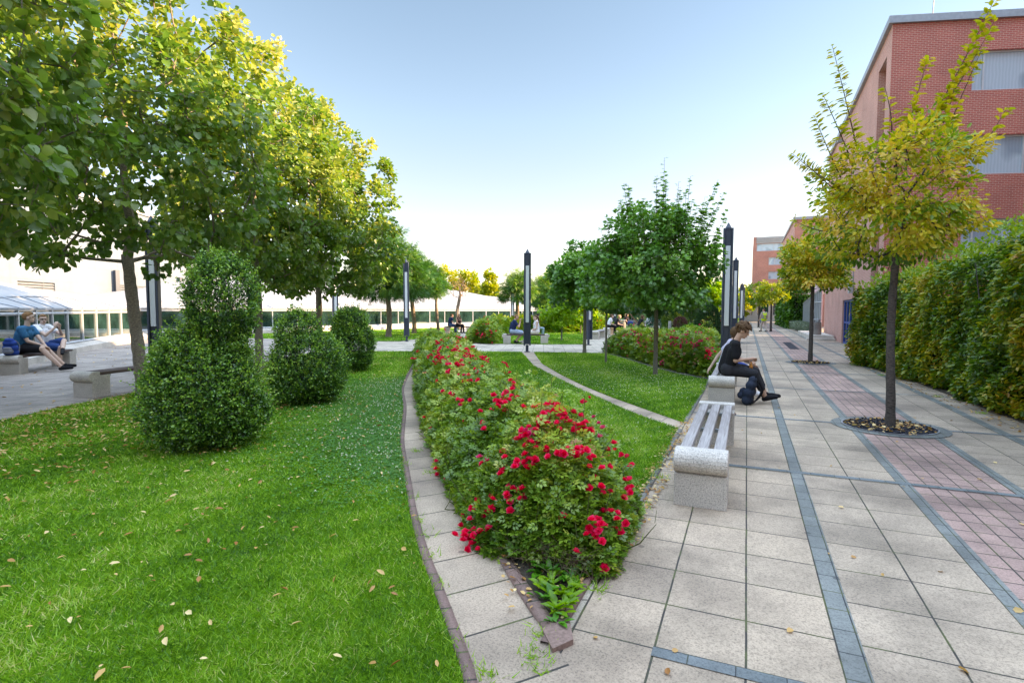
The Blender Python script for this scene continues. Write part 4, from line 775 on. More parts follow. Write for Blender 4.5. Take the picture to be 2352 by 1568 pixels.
# ---------------------------------------------------------------- shrubs and conifers
def shrub(name, label, cat, base, blobs, n, ls, tmpl, mat, seed, shoots=0, shlen=.4, group=None, updir=.6, val=(.5, .4), stems=True, width=1.0, top_light=0., tilt=(0, 0), crowd=.22, sprig=0):
    """blobs: (x, y, z, rx, ry, rz) in local metres"""
    r = np.random.default_rng(seed); root = empty(name, (base[0], base[1], 0), 0, label, cat, group)
    vol = np.array([b[3]*b[4]+b[3]*b[5] for b in blobs]); cnt = (vol/vol.sum()*n).astype(int); Pl, Dl, Vl = [], [], []
    for k, (b, m) in enumerate(zip(blobs, cnt)):
        d = unit(r.normal(size=(m, 3))); lm = lumps(d, seed+k, 8, .09)*lumps(d*2.6, seed+k+50, 9, .07); rad = (1-crowd*r.random(m)**1.5)*lm
        P = np.array(b[:3])+d*rad[:, None]*np.array(b[3:6]); ok = P[:, 2] > .02+.03*r.random(m)
        for kk, b2 in enumerate(blobs):
            if kk != k: ok &= (((P-np.array(b2[:3]))/np.array(b2[3:6]))**2).sum(1) > .62
        P, d = P[ok], d[ok]; m = len(P); cl = np.sin(P@np.array([9.1, 7.3, 5.2]))+np.sin(P@np.array([-6.1, 8.3, 9.7])+1)
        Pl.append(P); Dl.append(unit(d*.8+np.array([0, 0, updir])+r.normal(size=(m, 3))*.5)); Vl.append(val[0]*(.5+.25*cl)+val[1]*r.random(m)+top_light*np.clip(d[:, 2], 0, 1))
    if sprig:   # leaves gathered on short outward sprigs, pale at the growing tips
        A = np.concatenate(Pl); K = 9; m = len(A)//K; A = A[r.permutation(len(A))[:m]]; ctr = np.array([blobs[0][0], blobs[0][1], A[:, 2].mean()]); o = unit((A-ctr)*[1, 1, .35])
        ds = unit(o*.55+np.array([0, 0, updir])+r.normal(size=(m, 3))*.38); ln = sprig*r.uniform(.6, 1.5, m); sv = r.normal(size=m)*.13+.10*np.sin(A@np.array([17., 13, 11])); s_ = np.tile(np.linspace(-.25, 1, K), m)[:, None]
        dsr = np.repeat(ds, K, 0); P = np.repeat(A, K, 0)+dsr*s_*np.repeat(ln, K)[:, None]; side = unit(r.normal(size=(m*K, 3))); Pl = [P+side*.004]; Dl = [unit(dsr*.55+side*.8)]; Vl = [.18+.42*np.clip(s_[:, 0], 0, 1)+np.repeat(sv, K)+r.normal(size=m*K)*.10]
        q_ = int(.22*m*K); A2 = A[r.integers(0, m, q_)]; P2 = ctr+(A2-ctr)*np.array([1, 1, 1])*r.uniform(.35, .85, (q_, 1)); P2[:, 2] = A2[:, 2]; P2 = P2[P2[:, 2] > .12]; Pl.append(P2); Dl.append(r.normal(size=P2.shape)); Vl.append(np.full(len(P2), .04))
    if shoots:
        mb = MB()
        for i in range(shoots):
            b = blobs[int(r.choice(len(blobs), p=vol/vol.sum()))]; d = unit(r.normal(size=3)+[0, 0, .35]); d[2] = abs(d[2])*.9+.05; a = np.array(b[:3])+d*np.array(b[3:6])*.9
            if a[2] < .15: continue
            e = a+unit(d*np.array([1, 1, .8])+np.array([0, 0, .55])+r.normal(size=3)*.25)*shlen*r.uniform(.4, 1.2); mb.tube([a, (a+e)/2+r.normal(size=3)*.01, e], [.003, .002, .001], 3, False)
            k = int(16*r.uniform(.7, 1.3)); s = np.sort(r.random(k))[:, None]; dr = unit(e-a); side = unit(r.normal(size=(k, 3)))
            Pl.append(a+(e-a)*s); Dl.append(unit(side+dr*.5)); Vl.append(np.clip(.55+.4*r.random(k), 0, 1))
        mb.build('shoots', M['twig'], root)
    if stems:
        mb = MB(); top = max(b[2] for b in blobs)
        for i in range(9):
            a_ = r.random()*6.28; b = blobs[0]; mb.tube([(math.cos(a_)*.05, math.sin(a_)*.05, -.02), (math.cos(a_)*b[3]*.35, math.sin(a_)*b[4]*.35, top*.4), (math.cos(a_)*b[3]*.6, math.sin(a_)*b[4]*.6, top*.8)], [.02, .014, .006], 5)
        mb.build('stems', M['bark_dark'], root)
    P = np.concatenate(Pl); n = len(P); leaves('foliage', P, np.concatenate(Dl), r.normal(size=(n, 3))+np.array([0, 0, .8]), ls*r.uniform(.6, 1.3, n), tmpl, mat, root, np.concatenate(Vl), r, width); return root
SG = 'clipped evergreen shrubs on the left lawn'
shrub('clipped_shrub', 'tallest clipped evergreen shrub with a wide body and a narrower fuzzy top', 'shrub', (-5.62, 4.27), [(.02, 0, .60, .62, .62, .66), (.02, 0, .36, .56, .56, .40), (-.08, 0, .98, .46, .46, .34), (.17, .07, 1.62, .37, .37, .52), (.13, .05, 1.2, .28, .28, .5)], 120000, .029, 'diamond', M['leaf_box'], 201, 500, .24, SG, .5, crowd=.16, sprig=.085)
shrub('clipped_shrub', 'middle clipped evergreen shrub, lower and rounder, right behind the tallest', 'shrub', (-6.7, 6.9), [(0, 0, .55, .60, .60, .60), (0, 0, .33, .52, .52, .36), (-.12, -.05, 1.08, .32, .32, .42)], 45000, .034, 'diamond', M['leaf_box'], 202, 260, .24, SG, .5, crowd=.16, sprig=.085)
shrub('clipped_shrub', 'farthest small clipped evergreen shrub near the crossing path', 'shrub', (-9.15, 10.95), [(0, 0, .6, .52, .52, .68), (0, 0, 1.15, .38, .38, .42)], 30000, .042, 'diamond', M['leaf_box'], 203, 160, .24, SG, .5, crowd=.16, sprig=.10)
shrub('spruce', 'blue green drooping conifer behind the largest maple trunk', 'conifer', at(1545, 29), [(0, 0, 1.2, 1.0, 1.0, 1.3), (-.5, 0, .9, .8, .8, .9), (.4, .2, 1.9, .55, .55, .9)], 7000, .17, 'diamond', M['leaf_conifer'], 211, 0, 0, 'conifers of the rock bed', -.5, width=.5, stems=True)
shrub('juniper', 'slender yellow green columnar juniper in the conifer group', 'conifer', at(1589, 25.5), [(0, 0, .9, .40, .40, 1.0), (0, 0, 1.8, .32, .32, 1.0), (.0, 0, 2.4, .2, .2, .6)], 9000, .085, 'diamond', M['leaf_thuja'], 212, 0, 0, 'conifers of the rock bed', 1.2, (.5, .35), width=.7)
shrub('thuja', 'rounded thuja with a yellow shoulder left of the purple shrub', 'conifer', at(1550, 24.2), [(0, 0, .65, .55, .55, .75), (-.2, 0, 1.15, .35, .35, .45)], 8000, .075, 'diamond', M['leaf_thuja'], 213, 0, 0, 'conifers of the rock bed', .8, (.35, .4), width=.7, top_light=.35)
shrub('barberry', 'small purple brown shrub in the middle of the conifers', 'shrub', at(1563, 23.6), [(0, 0, .95, .28, .28, .33)], 2200, .05, 'diamond', M['leaf_purple'], 214, 0)
shrub('dwarf_conifer', 'bright green dwarf conifer with layered branches in front of the conifer group', 'conifer', at(1577, 22.6), [(0, 0, .35, .62, .55, .40), (.1, 0, .62, .45, .4, .32), (-.3, 0, .45, .35, .3, .22), (.35, 0, .4, .35, .3, .2)], 9000, .065, 'diamond', M['leaf_bright'], 215, 0, 0, 'conifers of the rock bed', .2, (.6, .4), width=.7)
shrub('mountain_pine', 'dark mountain pine shrub between the juniper and the lamp posts', 'conifer', at(1624, 24.5), [(0, 0, .72, .62, .62, .8), (.05, 0, 1.3, .45, .45, .6), (.25, 0, .6, .45, .45, .6)], 13000, .10, 'needle', M['leaf_pine'], 216, 0, 0, 'conifers of the rock bed', .9, (.5, .4), width=2.6)
shrub('low_shrub', 'low dark green shrub at the foot of the mountain pine', 'shrub', at(1618, 22.2), [(0, 0, .25, .6, .4, .35), (-.7, 0, .2, .4, .3, .3)], 4200, .055, 'diamond', M['leaf_rose'], 217, 20, .2)
shrub('low_shrub', 'dark low bush beside the white bollard', 'shrub', at(1522, 24), [(0, 0, .3, .45, .4, .42)], 3000, .06, 'diamond', M['leaf_conifer'], 218, 0)
shrub('low_shrub', 'yellow green shrub under the juniper', 'shrub', at(1606, 23.6), [(0, 0, .4, .35, .3, .5), (-.5, 0, .3, .4, .3, .4)], 4500, .06, 'diamond', M['leaf_box'], 219, 10, .2)
shrub('tall_conifer', 'pointed dark conifer top showing behind the lime green tree', 'conifer', at(1646, 50), [(0, 0, 1.4, .8, .8, 1.6), (0, 0, 3.3, .35, .35, 1.6)], 4500, .16, 'diamond', M['leaf_pine'], 220, 0, 0, None, .5, width=.6)
# cloud pruned pine
cp = empty('cloud_pine', at(1471, 37)+(0,), 0, 'cloud pruned pine with a twisted leaning trunk and round needle pads', 'pine'); lx = np.array([.918, .396, 0]); uz = np.array([0, 0, 1.])
pads = [(-1.15, 2.05, .42), (-.72, 1.6, .36), (.05, 1.05, .42), (-.35, 2.0, .3), (-1.5, 1.95, .3), (.5, 1.75, .38), (-.2, 1.45, .22)]
tb = MB(); base_ = lx*0; k1 = lx*.42+uz*.55; k2 = lx*.30+uz*1.0
tb.tube(cr_spline([lx*.0, lx*.22+uz*.35, k1, lx*.45+uz*.85, k2, lx*-.2+uz*.75, lx*-.6+uz*1.15, lx*-.95+uz*1.6], 20), list(np.linspace(.09, .03, 20)), 7)
for px, pz, pr in pads: tb.tube(cr_spline([k2*.6+lx*.1+uz*.4, (lx*px+uz*pz)*.5+k2*.5, lx*px+uz*(pz-.08)], 8), list(np.linspace(.045, .02, 8)), 6)
tb.build('trunk', M['bark_robinia'], cp, smooth=True)
for i, (px, pz, pr) in enumerate(pads):
    r = np.random.default_rng(230+i); n = 900; d = unit(r.normal(size=(n, 3))); P = lx*px+uz*pz+d*np.array([pr, pr, pr*.6])*(.7+.35*r.random((n, 1)))
    leaves('needle_pad', P, unit(d+[0, 0, .7]), r.normal(size=(n, 3)), .12, 'needle', M['leaf_conifer'], cp, .3+.6*r.random(n), r, 2.4)
# ---------------------------------------------------------------- hedges
def hedge(label, front, thick, h0, h1, n, ls, mat, topmat, seed, wexp=1.2, topn=0, name='hedge', face2=False, inner=(1, 0)):
    r = np.random.default_rng(seed); root = empty(name, (0, 0, 0), 0, label, 'hedge'); F_ = np.array(front, float); seg = np.r_[0, np.cumsum(np.linalg.norm(np.diff(F_, axis=0), axis=1))]; L = seg[-1]
    def pos(s): return np.c_[np.interp(s, seg, F_[:, 0]), np.interp(s, seg, F_[:, 1])]
    def pick(m):
        s = np.zeros(0)
        while len(s) < m:
            q = r.random(m*3)*L; p = pos(q); d = np.hypot(p[:, 0], p[:, 1]); w = (d.min()/d)**wexp; s = np.r_[s, q[r.random(len(q)) < w]]
        return s[:m]
    tI = np.array([inner[0], inner[1], 0.]); lat = np.array([-inner[1], inner[0], 0.])
    def bulge(s, z): return .10*np.sin(s*1.7+z*1.3)+.07*np.sin(s*4.1-z*3.3+1)+.05*np.sin(s*9.3+z*7.7)
    m = n; s = pick(m); hh = np.interp(s, [0, L], [h0, h1])*(1+.03*np.sin(s*2.3)+.02*np.sin(s*6.1)); z = hh*r.random(m)**.95; dep = .32*r.random(m)**1.7; lo = np.clip(1-z/.25, 0, 1)*.14; hi = np.clip((z/hh-.85)/.15, 0, 1)**2*.3
    p = pos(s); P = np.c_[p, z]+tI*(dep+bulge(s, z)+lo+hi)[:, None]
    D = -tI*.55+np.c_[r.normal(size=m)*.55, r.normal(size=m)*.55, -.25+r.normal(size=m)*.42]; Nn = np.tile(-tI*.55+[0, 0, .8], (m, 1))+r.normal(size=(m, 3))*.4
    v = .38+.16*np.sin(s*1.3+2)+.12*np.sin(s*3.7+z*2.9)+.10*np.sin(z*5.1-s)+r.normal(size=m)*.19
    dd = np.hypot(P[:, 0], P[:, 1]); leaves('foliage', P, D, Nn, ls*(.75+.03*dd)*r.uniform(.6, 1.25, m), 'oval', mat, root, v, r)
    m = topn or n//5; s = pick(m); w = r.random(m); hh = np.interp(s, [0, L], [h0, h1])*(1+.03*np.sin(s*2.3)+.02*np.sin(s*6.1)); z = hh+.10*np.sin(s*3.1+w*3)+r.random(m)*.18+(r.random(m) < .15)*r.random(m)*.22
    p = pos(s); P = np.c_[p, z]+tI*(.05+thick*w)[:, None]; D = np.c_[r.normal(size=(m, 2))*.7, .5+r.random(m)]; dd = np.hypot(P[:, 0], P[:, 1])
    leaves('paler_hedgetop', P, D, r.normal(size=(m, 3))+[0, 0, .5], ls*(.7+.03*dd)*r.uniform(.6, 1.2, m), 'oval', topmat, root, .25+.6*r.random(m), r)  # leaves along the hedge top, in a paler colour
    # end face away from / towards the camera and twiggy inside round a dark core
    m = n//6; e = F_[-1] if face2 is False else F_[0]; hE = h1 if face2 is False else h0; sg = 1 if face2 is False else -1
    dr = unit(F_[-1]-F_[-2]) if face2 is False else unit(F_[0]-F_[1]); a_ = r.random(m)*thick; z = r.random(m)*hE*1.02
    P = np.c_[np.tile(e, (m, 1))+tI[:2]*a_[:, None]-dr*(.25*r.random(m)**1.5+.08*np.sin(a_*4+z*3))[:, None], z]; D = np.c_[np.tile(dr*.5, (m, 1))+r.normal(size=(m, 2))*.5, -.2+r.normal(size=m)*.4]
    leaves('end_foliage', P, D, np.tile([dr[0]*.5, dr[1]*.5, .8], (m, 1))+r.normal(size=(m, 3))*.4, ls*1.2*r.uniform(.6, 1.2, m), 'oval', mat, root, .36+r.normal(size=m)*.2, r)
    mb = MB()
    for i in range(int(L*5)):
        s_ = np.array([r.random()*L]); p = pos(s_)[0]; a = np.array([p[0]+tI[0]*(.3+r.random()*.5), p[1]+tI[1]*(.3+r.random()*.5), 0]); hE = np.interp(s_, [0, L], [h0, h1])[0]
        e1 = a+np.array([r.normal()*.25, r.normal()*.3, hE*.9]); mb.tube([a, (a+e1)/2+r.normal(size=3)*.06, e1], [.022, .016, .006], 5, False)
    mb.build('stems', M['bark_dark'], root)
    mb = MB(); q0 = pos(np.linspace(.3, L-.3, 14)); poly = [tuple(p+tI[:2]*.42) for p in q0]+[tuple(p+tI[:2]*(thick-.2)) for p in q0[::-1]]; mb.prism(poly, 0, min(h0, h1)*.86); mb.build('dark_core', M['leaf_shade'], root)  # solid dark core standing in for the shade inside the hedge
    return root
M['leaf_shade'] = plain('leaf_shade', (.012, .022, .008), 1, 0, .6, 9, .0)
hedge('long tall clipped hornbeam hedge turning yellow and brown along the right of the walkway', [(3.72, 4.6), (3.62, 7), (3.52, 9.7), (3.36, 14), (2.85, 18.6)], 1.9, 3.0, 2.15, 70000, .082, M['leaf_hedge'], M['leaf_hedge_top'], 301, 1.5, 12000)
hedge('smaller dark green clipped hedge beyond the stone steps', [(3.3, 51.5), (3.25, 58), (3.2, 66)], 1.7, 3.35, 3.35, 9000, .16, M['leaf_hedge_green'], M['leaf_hedge_green'], 302, .3, 1500, face2=True)
# ---------------------------------------------------------------- rose beds
def rose_h(q, poly, hmax, over=.16, ramp=.5, tip=None):
    ins = inpoly(q, poly); d = dist_line(q, list(poly)+[poly[0]]); sd = np.where(ins, d, -d); h = hmax*np.clip((sd+over)/ramp, 0, 1)**.5
    h *= 1+.10*np.sin(q[:, 0]*3.1+1.3*q[:, 1])+.07*np.sin(q[:, 0]*7.3-5.1*q[:, 1])
    if tip is not None: h *= np.clip((q[:, 1]-tip)/.42, 0, 1)**.45
    return h
def blossom_mesh(name, cs, seed, mat, parent, bloom=.026, nb=5, spread=.05, vbase=None):
    r = np.random.default_rng(seed); P, D, Nn, S, V = [], [], [], [], []
    for c in cs:
        k = max(1, int(nb*r.uniform(.5, 1.5)))
        for b in range(k):
            ctr = np.array(c)+r.normal(size=3)*spread*np.array([1, 1, .7])*(0 if b == 0 else 1); ax = unit(np.array([r.normal()*.5, r.normal()*.5-.3, 1])); v = r.random()*.5
            for q_ in range(13):
                a = q_*2.4; e = .25+.75*(q_/13); u = unit(np.cross(ax, [0.3, 1, .1])); w = np.cross(ax, u); dr = unit((u*math.cos(a)+w*math.sin(a))*e+ax*(1.05-e*.8))
                P.append(ctr-ax*.006); D.append(dr); Nn.append(ax+dr*-.3); S.append(bloom*r.uniform(.8, 1.15)); V.append(v+.35*r.random()+(0 if vbase is None else vbase))
    return leaves(name, np.array(P), np.array(D), np.array(Nn), np.array(S), 'hex', mat, parent, np.array(V), r, 1.15)
def rose_bed(label, poly, hmax, n, ls, seed, blossoms, nb_extra, ref, tip=None, group=None, mat='petal', bloom=.026, stemn=300, wexp=1.3, spread=.05, nb=5, over=.16):
    r = np.random.default_rng(seed); root = empty('rose_bed', (poly[0][0], poly[0][1], 0), 0, label, 'rose bed', group); org = np.array([poly[0][0], poly[0][1], 0])
    PP = np.array(poly); lo, hi = PP.min(0)-.25, PP.max(0)+.25
    def samp(m):
        o = np.zeros((0, 3))
        while len(o) < m:
            q = lo+(hi-lo)*r.random((m*3, 2)); h = rose_h(q, poly, hmax, over, .5, tip); d = np.hypot(q[:, 0], q[:, 1]); w = np.clip(ref/d, 0, 1)**wexp; k = (h > .06) & (r.random(len(q)) < w*(.35+.65*np.minimum(1, hmax/np.maximum(h, .1)*.8))); o = np.r_[o, np.c_[q, h][k]]
        return o[:m]
    q = samp(n); m = len(q); z = q[:, 2]*(r.random(m)**.55)+r.normal(size=m)*.025+(r.random(m) < .06)*r.random(m)*.16; P = np.c_[q[:, :2], np.maximum(z, .03)]; d = np.hypot(P[:, 0], P[:, 1])
    D = np.c_[r.normal(size=(m, 2)), r.normal(size=m)*.4+.15]; Nn = r.normal(size=(m, 3))*.45+[0, 0, 1]; rel = z/hmax
    v = .36+.13*np.sin(P[:, 0]*4.7+P[:, 1]*2)+.12*np.sin(P[:, 1]*5.3-P[:, 0])+r.normal(size=m)*.17+.28*np.clip(rel-.55, 0, 1)
    leaves('foliage', P-org, D, Nn, ls*(1+.10*np.maximum(0, d-ref))*r.uniform(.6, 1.3, m), 'rose', M['leaf_rose'], root, v, r)
    q = samp(stemn); mb = MB()
    for x, y, h in q:
        a = np.array([x, y, 0.]); e = np.array([x+r.normal()*.09, y+r.normal()*.09, h*r.uniform(.85, 1.2)]); c = (a+e)/2+r.normal(size=3)*.05; mb.tube(np.array([a, c, e])-org, [.005, .004, .002], 4, False)
    mb.build('stems', M['stem'], root)
    for i, b in enumerate(blossoms):
        bl = blossom_mesh('blossom', [(0, 0, 0)], seed+i, M[b[3] if len(b) > 3 else mat], root, bloom*(1+.02*max(0, math.hypot(b[0], b[1])-ref)), nb if len(b) < 5 else b[4], spread if len(b) < 5 or b[4] > 1 else .01); bl.location = Vector(b[:3])-Vector(org)
    if nb_extra:
        q = samp(nb_extra); cs = np.c_[q[:, :2], q[:, 2]*r.uniform(.8, 1.08, len(q))]-org; o = blossom_mesh('blossoms', cs, seed+999, M[mat], root, bloom*1.15, 2, spread*.8); o['kind'] = 'stuff'
    return root
M['stem'] = plain('stem', (.07, .09, .025), .8, 0, .35, 30)
M['petal_pale'] = leafmat('petal_pale', [(0, (.62, .30, .24)), (1, (.80, .62, .50))], .3, .02)
BLOS = [(-4.84, 8.6, 0.84), (-5.05, 8.42, 0.84), (-5.98, 9.49, 0.6), (-4.56, 7.65, 0.77), (-8.47, 13.02, 0.37), (-3.24, 5.99, 0.74), (-3.46, 6.78, 0.7), (-3.24, 5.64, 0.56), (-3.15, 5.92, 0.68), (-2.79, 5.08, 0.55), (-2.3, 4.56, 0.6), (-1.89, 4.37, 0.8), (-1.92, 4.16, 0.74), (-2.17, 5.06, 0.79), (-1.95, 6.89, 0.35), (-1.28, 3.76, 0.83), (-1.34, 3.6, 0.79), (-1.2, 3.58, 0.77), (-1.08, 3.7, 0.74), (-1.05, 3.72, 0.72), (-0.97, 3.88, 0.63, 'petal_pink', 3), (-1.39, 3.46, 0.72, 'petal_pink', 4), (-1.31, 3.37, 0.67), (-1.45, 3.44, 0.66), (-1.67, 3.43, 0.49, 'petal_pink', 4), (-0.98, 3.33, 0.67), (-0.94, 3.33, 0.65), (-1.14, 3.22, 0.63), (-1.05, 3.25, 0.64), (-1.33, 3.3, 0.55), (-1.38, 3.29, 0.52), (-1.24, 3.26, 0.58, 'petal', 2), (-1.51, 3.31, 0.45, 'petal', 1), (-0.89, 3.3, 0.57, 'petal', 1), (-0.83, 3.38, 0.55, 'petal', 2), (-1.02, 4.61, 0.35, 'petal', 2), (-0.88, 4.45, 0.35, 'petal', 3), (-0.8, 4.19, 0.35, 'petal', 4), (-0.87, 3.23, 0.46, 'petal', 2), (-0.71, 3.64, 0.35, 'petal', 4), (-0.71, 3.49, 0.34, 'petal', 2), (-0.71, 3.3, 0.3, 'petal', 4), (-0.76, 3.16, 0.27, 'petal', 8), (-0.79, 3.11, 0.28), (-0.79, 3.07, 0.23), (-0.83, 3.08, 0.27, 'petal', 2), (-1.4, 3.18, 0.35), (-1.29, 3.16, 0.42), (-2.63, 4.31, 0.08, 'petal', 3), (-1.78, 3.24, 0.07), (-1.66, 3.1, 0.06), (-1.6, 3.08, 0.1), (-1.53, 3.01, 0.04, 'petal', 3), (-1.49, 3.08, 0.16), (-1.43, 5.66, 0.35, 'petal_pink', 3), (-1.33, 5.49, 0.35, 'petal_pink', 2), (-1.72, 3.44, 0.46, 'petal', 2), (-5.51, 8.89, 0.69), (-4.67, 7.62, 0.7), (-4.08, 7.04, 0.74), (-1.37, 3.14, 0.33, 'petal', 3), (-1.68, 3.18, 0.15, 'petal', 1), (-1.28, 3.72, 0.82), (-1.21, 3.71, 0.8), (-1.94, 4.2, 0.75), (-7.46, 11.22, 0.35), (-4.17, 8.36, 0.73), (-4.86, 10.95, 0.35), (-3.71, 6.7, 0.79), (-16.45, 28.08, 0.35), (-6.89, 11.91, 0.84), (-6.32, 11.45, 0.88), (-11.19, 20.85, 0.35), (-5.58, 10.01, 0.86), (-6.15, 10.42, 0.84), (-4.86, 8.6, 0.84), (-4.81, 8.6, 0.82), (-5.03, 8.4, 0.85), (-4.56, 7.67, 0.78), (-4.55, 7.63, 0.75), (-4.76, 8.88, 0.82), (-5.87, 9.75, 0.87), (-3.73, 6.48, 0.73), (-3.46, 6.8, 0.7), (-4.26, 8.11, 0.73), (-4.16, 8.37, 0.73), (-4.31, 8.09, 0.76), (-4.16, 7.21, 0.84), (-3.69, 6.69, 0.78)]
BLOSR = [(-3.65, 18.48, 0.72), (-3.44, 18.14, 0.85), (-3.35, 17.93, 0.75), (-3.04, 17.34, 0.78), (-2.72, 16.47, 0.61), (-3.1, 17.13, 0.55), (-2.73, 16.3, 0.47), (-2.4, 15.57, 0.39), (-3.43, 17.3, 0.03), (-2.09, 14.82, 0.1), (-1.97, 14.66, 0.17), (-1.86, 14.98, 0.64), (-2.08, 15.14, 0.55), (-2.03, 15.57, 0.86), (-2.02, 15.2, 0.68), (-1.54, 14.41, 0.68), (-1.42, 14.47, 0.8), (-1.67, 14.58, 0.68), (-1.23, 13.96, 0.74), (-1.18, 13.8, 0.62), (-0.87, 13.5, 0.67), (-0.81, 14.33, 0.64), (-1.14, 13.8, 0.67), (-1.08, 13.81, 0.71), (-1.74, 14.43, 0.44, 'petal_pale', 4), (-1.66, 14.25, 0.37, 'petal_pale', 4), (-1.54, 14.13, 0.4, 'petal_pale', 4), (-1.41, 13.93, 0.47, 'petal_pale', 2), (-1.1, 13.53, 0.39, 'petal_pale', 2), (-1.02, 13.41, 0.36, 'petal_pale', 2), (-1.1, 13.46, 0.29, 'petal_pale', 4), (-1.13, 13.65, 0.51, 'petal_pale', 2), (-1.26, 13.62, 0.28, 'petal_pale', 1), (-1.33, 17.56, 0.89), (-1.42, 17.21, 0.81), (-1.18, 17.39, 0.84), (-0.99, 13.9, 0.81), (-0.77, 13.28, 0.59, 'petal', 6), (-0.78, 13.26, 0.53, 'petal', 6), (-1.84, 15.21, 0.83), (-2.38, 16.01, 0.78), (-4.55, 19.79, 0.46), (-3.88, 18.62, 0.63), (-3.71, 17.87, 0.26), (-4.4, 19.07, 0.2), (-3.88, 18.36, 0.4), (-2.72, 16.66, 0.77), (-2.56, 16.3, 0.66), (-2.33, 15.97, 0.81), (-1.45, 14.67, 0.93), (-1.71, 15.02, 0.81), (-2.61, 15.94, 0.37), (-3.65, 18.48, 0.72), (-3.41, 18.09, 0.83), (-3.31, 17.9, 0.75), (-3.09, 17.09, 0.53), (-3.73, 18.0, 0.34), (-3.9, 18.65, 0.64)]
BLOSM = [(-11.56, 22.6, 0.63), (-11.16, 22.44, 0.47), (-10.63, 22.33, 0.28), (-11.1, 22.7, 0.88), (-12.03, 25.27, 0.84), (-12.37, 26.31, 0.78), (-12.26, 26.68, 0.1), (-10.67, 22.36, 0.49), (-11.51, 22.48, 0.41), (-11.03, 22.36, 0.34), (-11.09, 22.91, 0.87), (-10.17, 40.01, 0.48), (-10.39, 39.67, 0.59), (-10.04, 40.46, 0.57), (-9.38, 42.18, 0.62), (-12.01, 35.74, 0.53), (-12.2, 35.14, 0.29), (-12.78, 35.29, 0.97), (-12.42, 35.03, 0.66), (-10.19, 40.35, 0.78)]

rose_bed('long tapering red rose bed in the foreground, narrowing to a brick edged point', BED_L+BED_R[::-1][:-1], .74, 62000, .070, 401, BLOS, 110, 4.2, 2.98, 'rose beds of the gardens', stemn=600, wexp=1.5, bloom=.031, nb=6, over=.10)
rose_bed('rose bed with pink and red blooms, behind the three maples and the man in black', BEDR, .82, 30000, .095, 402, BLOSR, 120, 13.5, None, 'rose beds of the gardens', 'petal_pink', .038, 300, .8, .07)
rose_bed('distant flower bed curving behind the couple on the central bench', BEDM, .95, 20000, .16, 403, BLOSM, 90, 23, None, 'rose beds of the gardens', 'petal', .05, 200, .5, .1)
rose_bed('small far patch of pink roses beside the row of lamp posts', [(-1.0, 37), (-.75, 37), (-.75, 50), (-3.5, 52), (-3.4, 38.5)], .8, 4000, .22, 404, [], 60, 36, None, 'rose beds of the gardens', 'petal_pink', .07, 60, .3, .1)
# dry stalks and weeds in the tip of the bed
r = np.random.default_rng(410); mb = MB()
for i in range(150):
    a = np.array([-.98+r.normal()*.12, 3.02+r.normal()*.10, .02]); e = a+np.array([r.normal()*.13, -.06+r.normal()*.09, r.uniform(.03, .22)]); mb.tube([a, (a+e)/2+[0, 0, .05], e], [.0016, .0012, .0008], 3, False)
tag(mb.build('dry_stalks', M['dry']if 'dry' in M else M['litter_plain'] if 'litter_plain' in M else M['twig'], None), 'tangle of dry brown stalks under the front of the rose bed', 'dry stalks')
def weed(x, y, n, s, seed, label, mat='leaf_lime', w=.75):
    r = np.random.default_rng(seed); a = r.random(n)*6.28; P = np.c_[np.full(n, x)+r.normal(size=n)*.02, np.full(n, y)+r.normal(size=n)*.02, np.full(n, .03)]; D = np.c_[np.cos(a), np.sin(a), r.uniform(.15, .9, n)]; Nn = np.c_[-np.cos(a)*.5, -np.sin(a)*.5, np.ones(n)]
    tag(leaves('weed', P, D, Nn, s*r.uniform(.6, 1.2, n), 'oval', M[mat], None, .1+.4*r.random(n), r, w), label, 'weed', 'weeds in the tip of the rose bed')
for i, (x, y, n, s) in enumerate([(-.86, 2.56, 12, .10), (-.83, 2.64, 12, .10), (-.88, 2.72, 14, .11), (-.95, 2.74, 12, .10), (-.84, 2.80, 12, .11), (-.98, 2.83, 12, .10), (-.88, 2.92, 12, .13), (-.95, 2.66, 10, .09), (-1.05, 2.93, 12, .12), (-.81, 2.47, 9, .07), (-1.12, 2.98, 12, .12)]):
    weed(x, y, n, s, 420+i, 'broad leaved green weed in the bare tip of the rose bed', 'leaf_lime' if i < 6 else 'leaf_bright')
# lavender
r = np.random.default_rng(430); n = 9000; q = scatter([(3.55, 40.5), (4.2, 40.5), (4.2, 55), (3.3, 52)], n, lambda q: q[:, 0]*0+1, 431); P = np.c_[q, .6*r.random(n)**.6]; D = np.c_[r.normal(size=(n, 2))*.5, np.ones(n)]
tag(leaves('lavender', P, D, r.normal(size=(n, 3)), .2*r.uniform(.6, 1.2, n), 'needle', M['leaf_lavender'], None, None, r, 1.6), 'grey green lavender border in front of the glass lean-to', 'lavender bed')
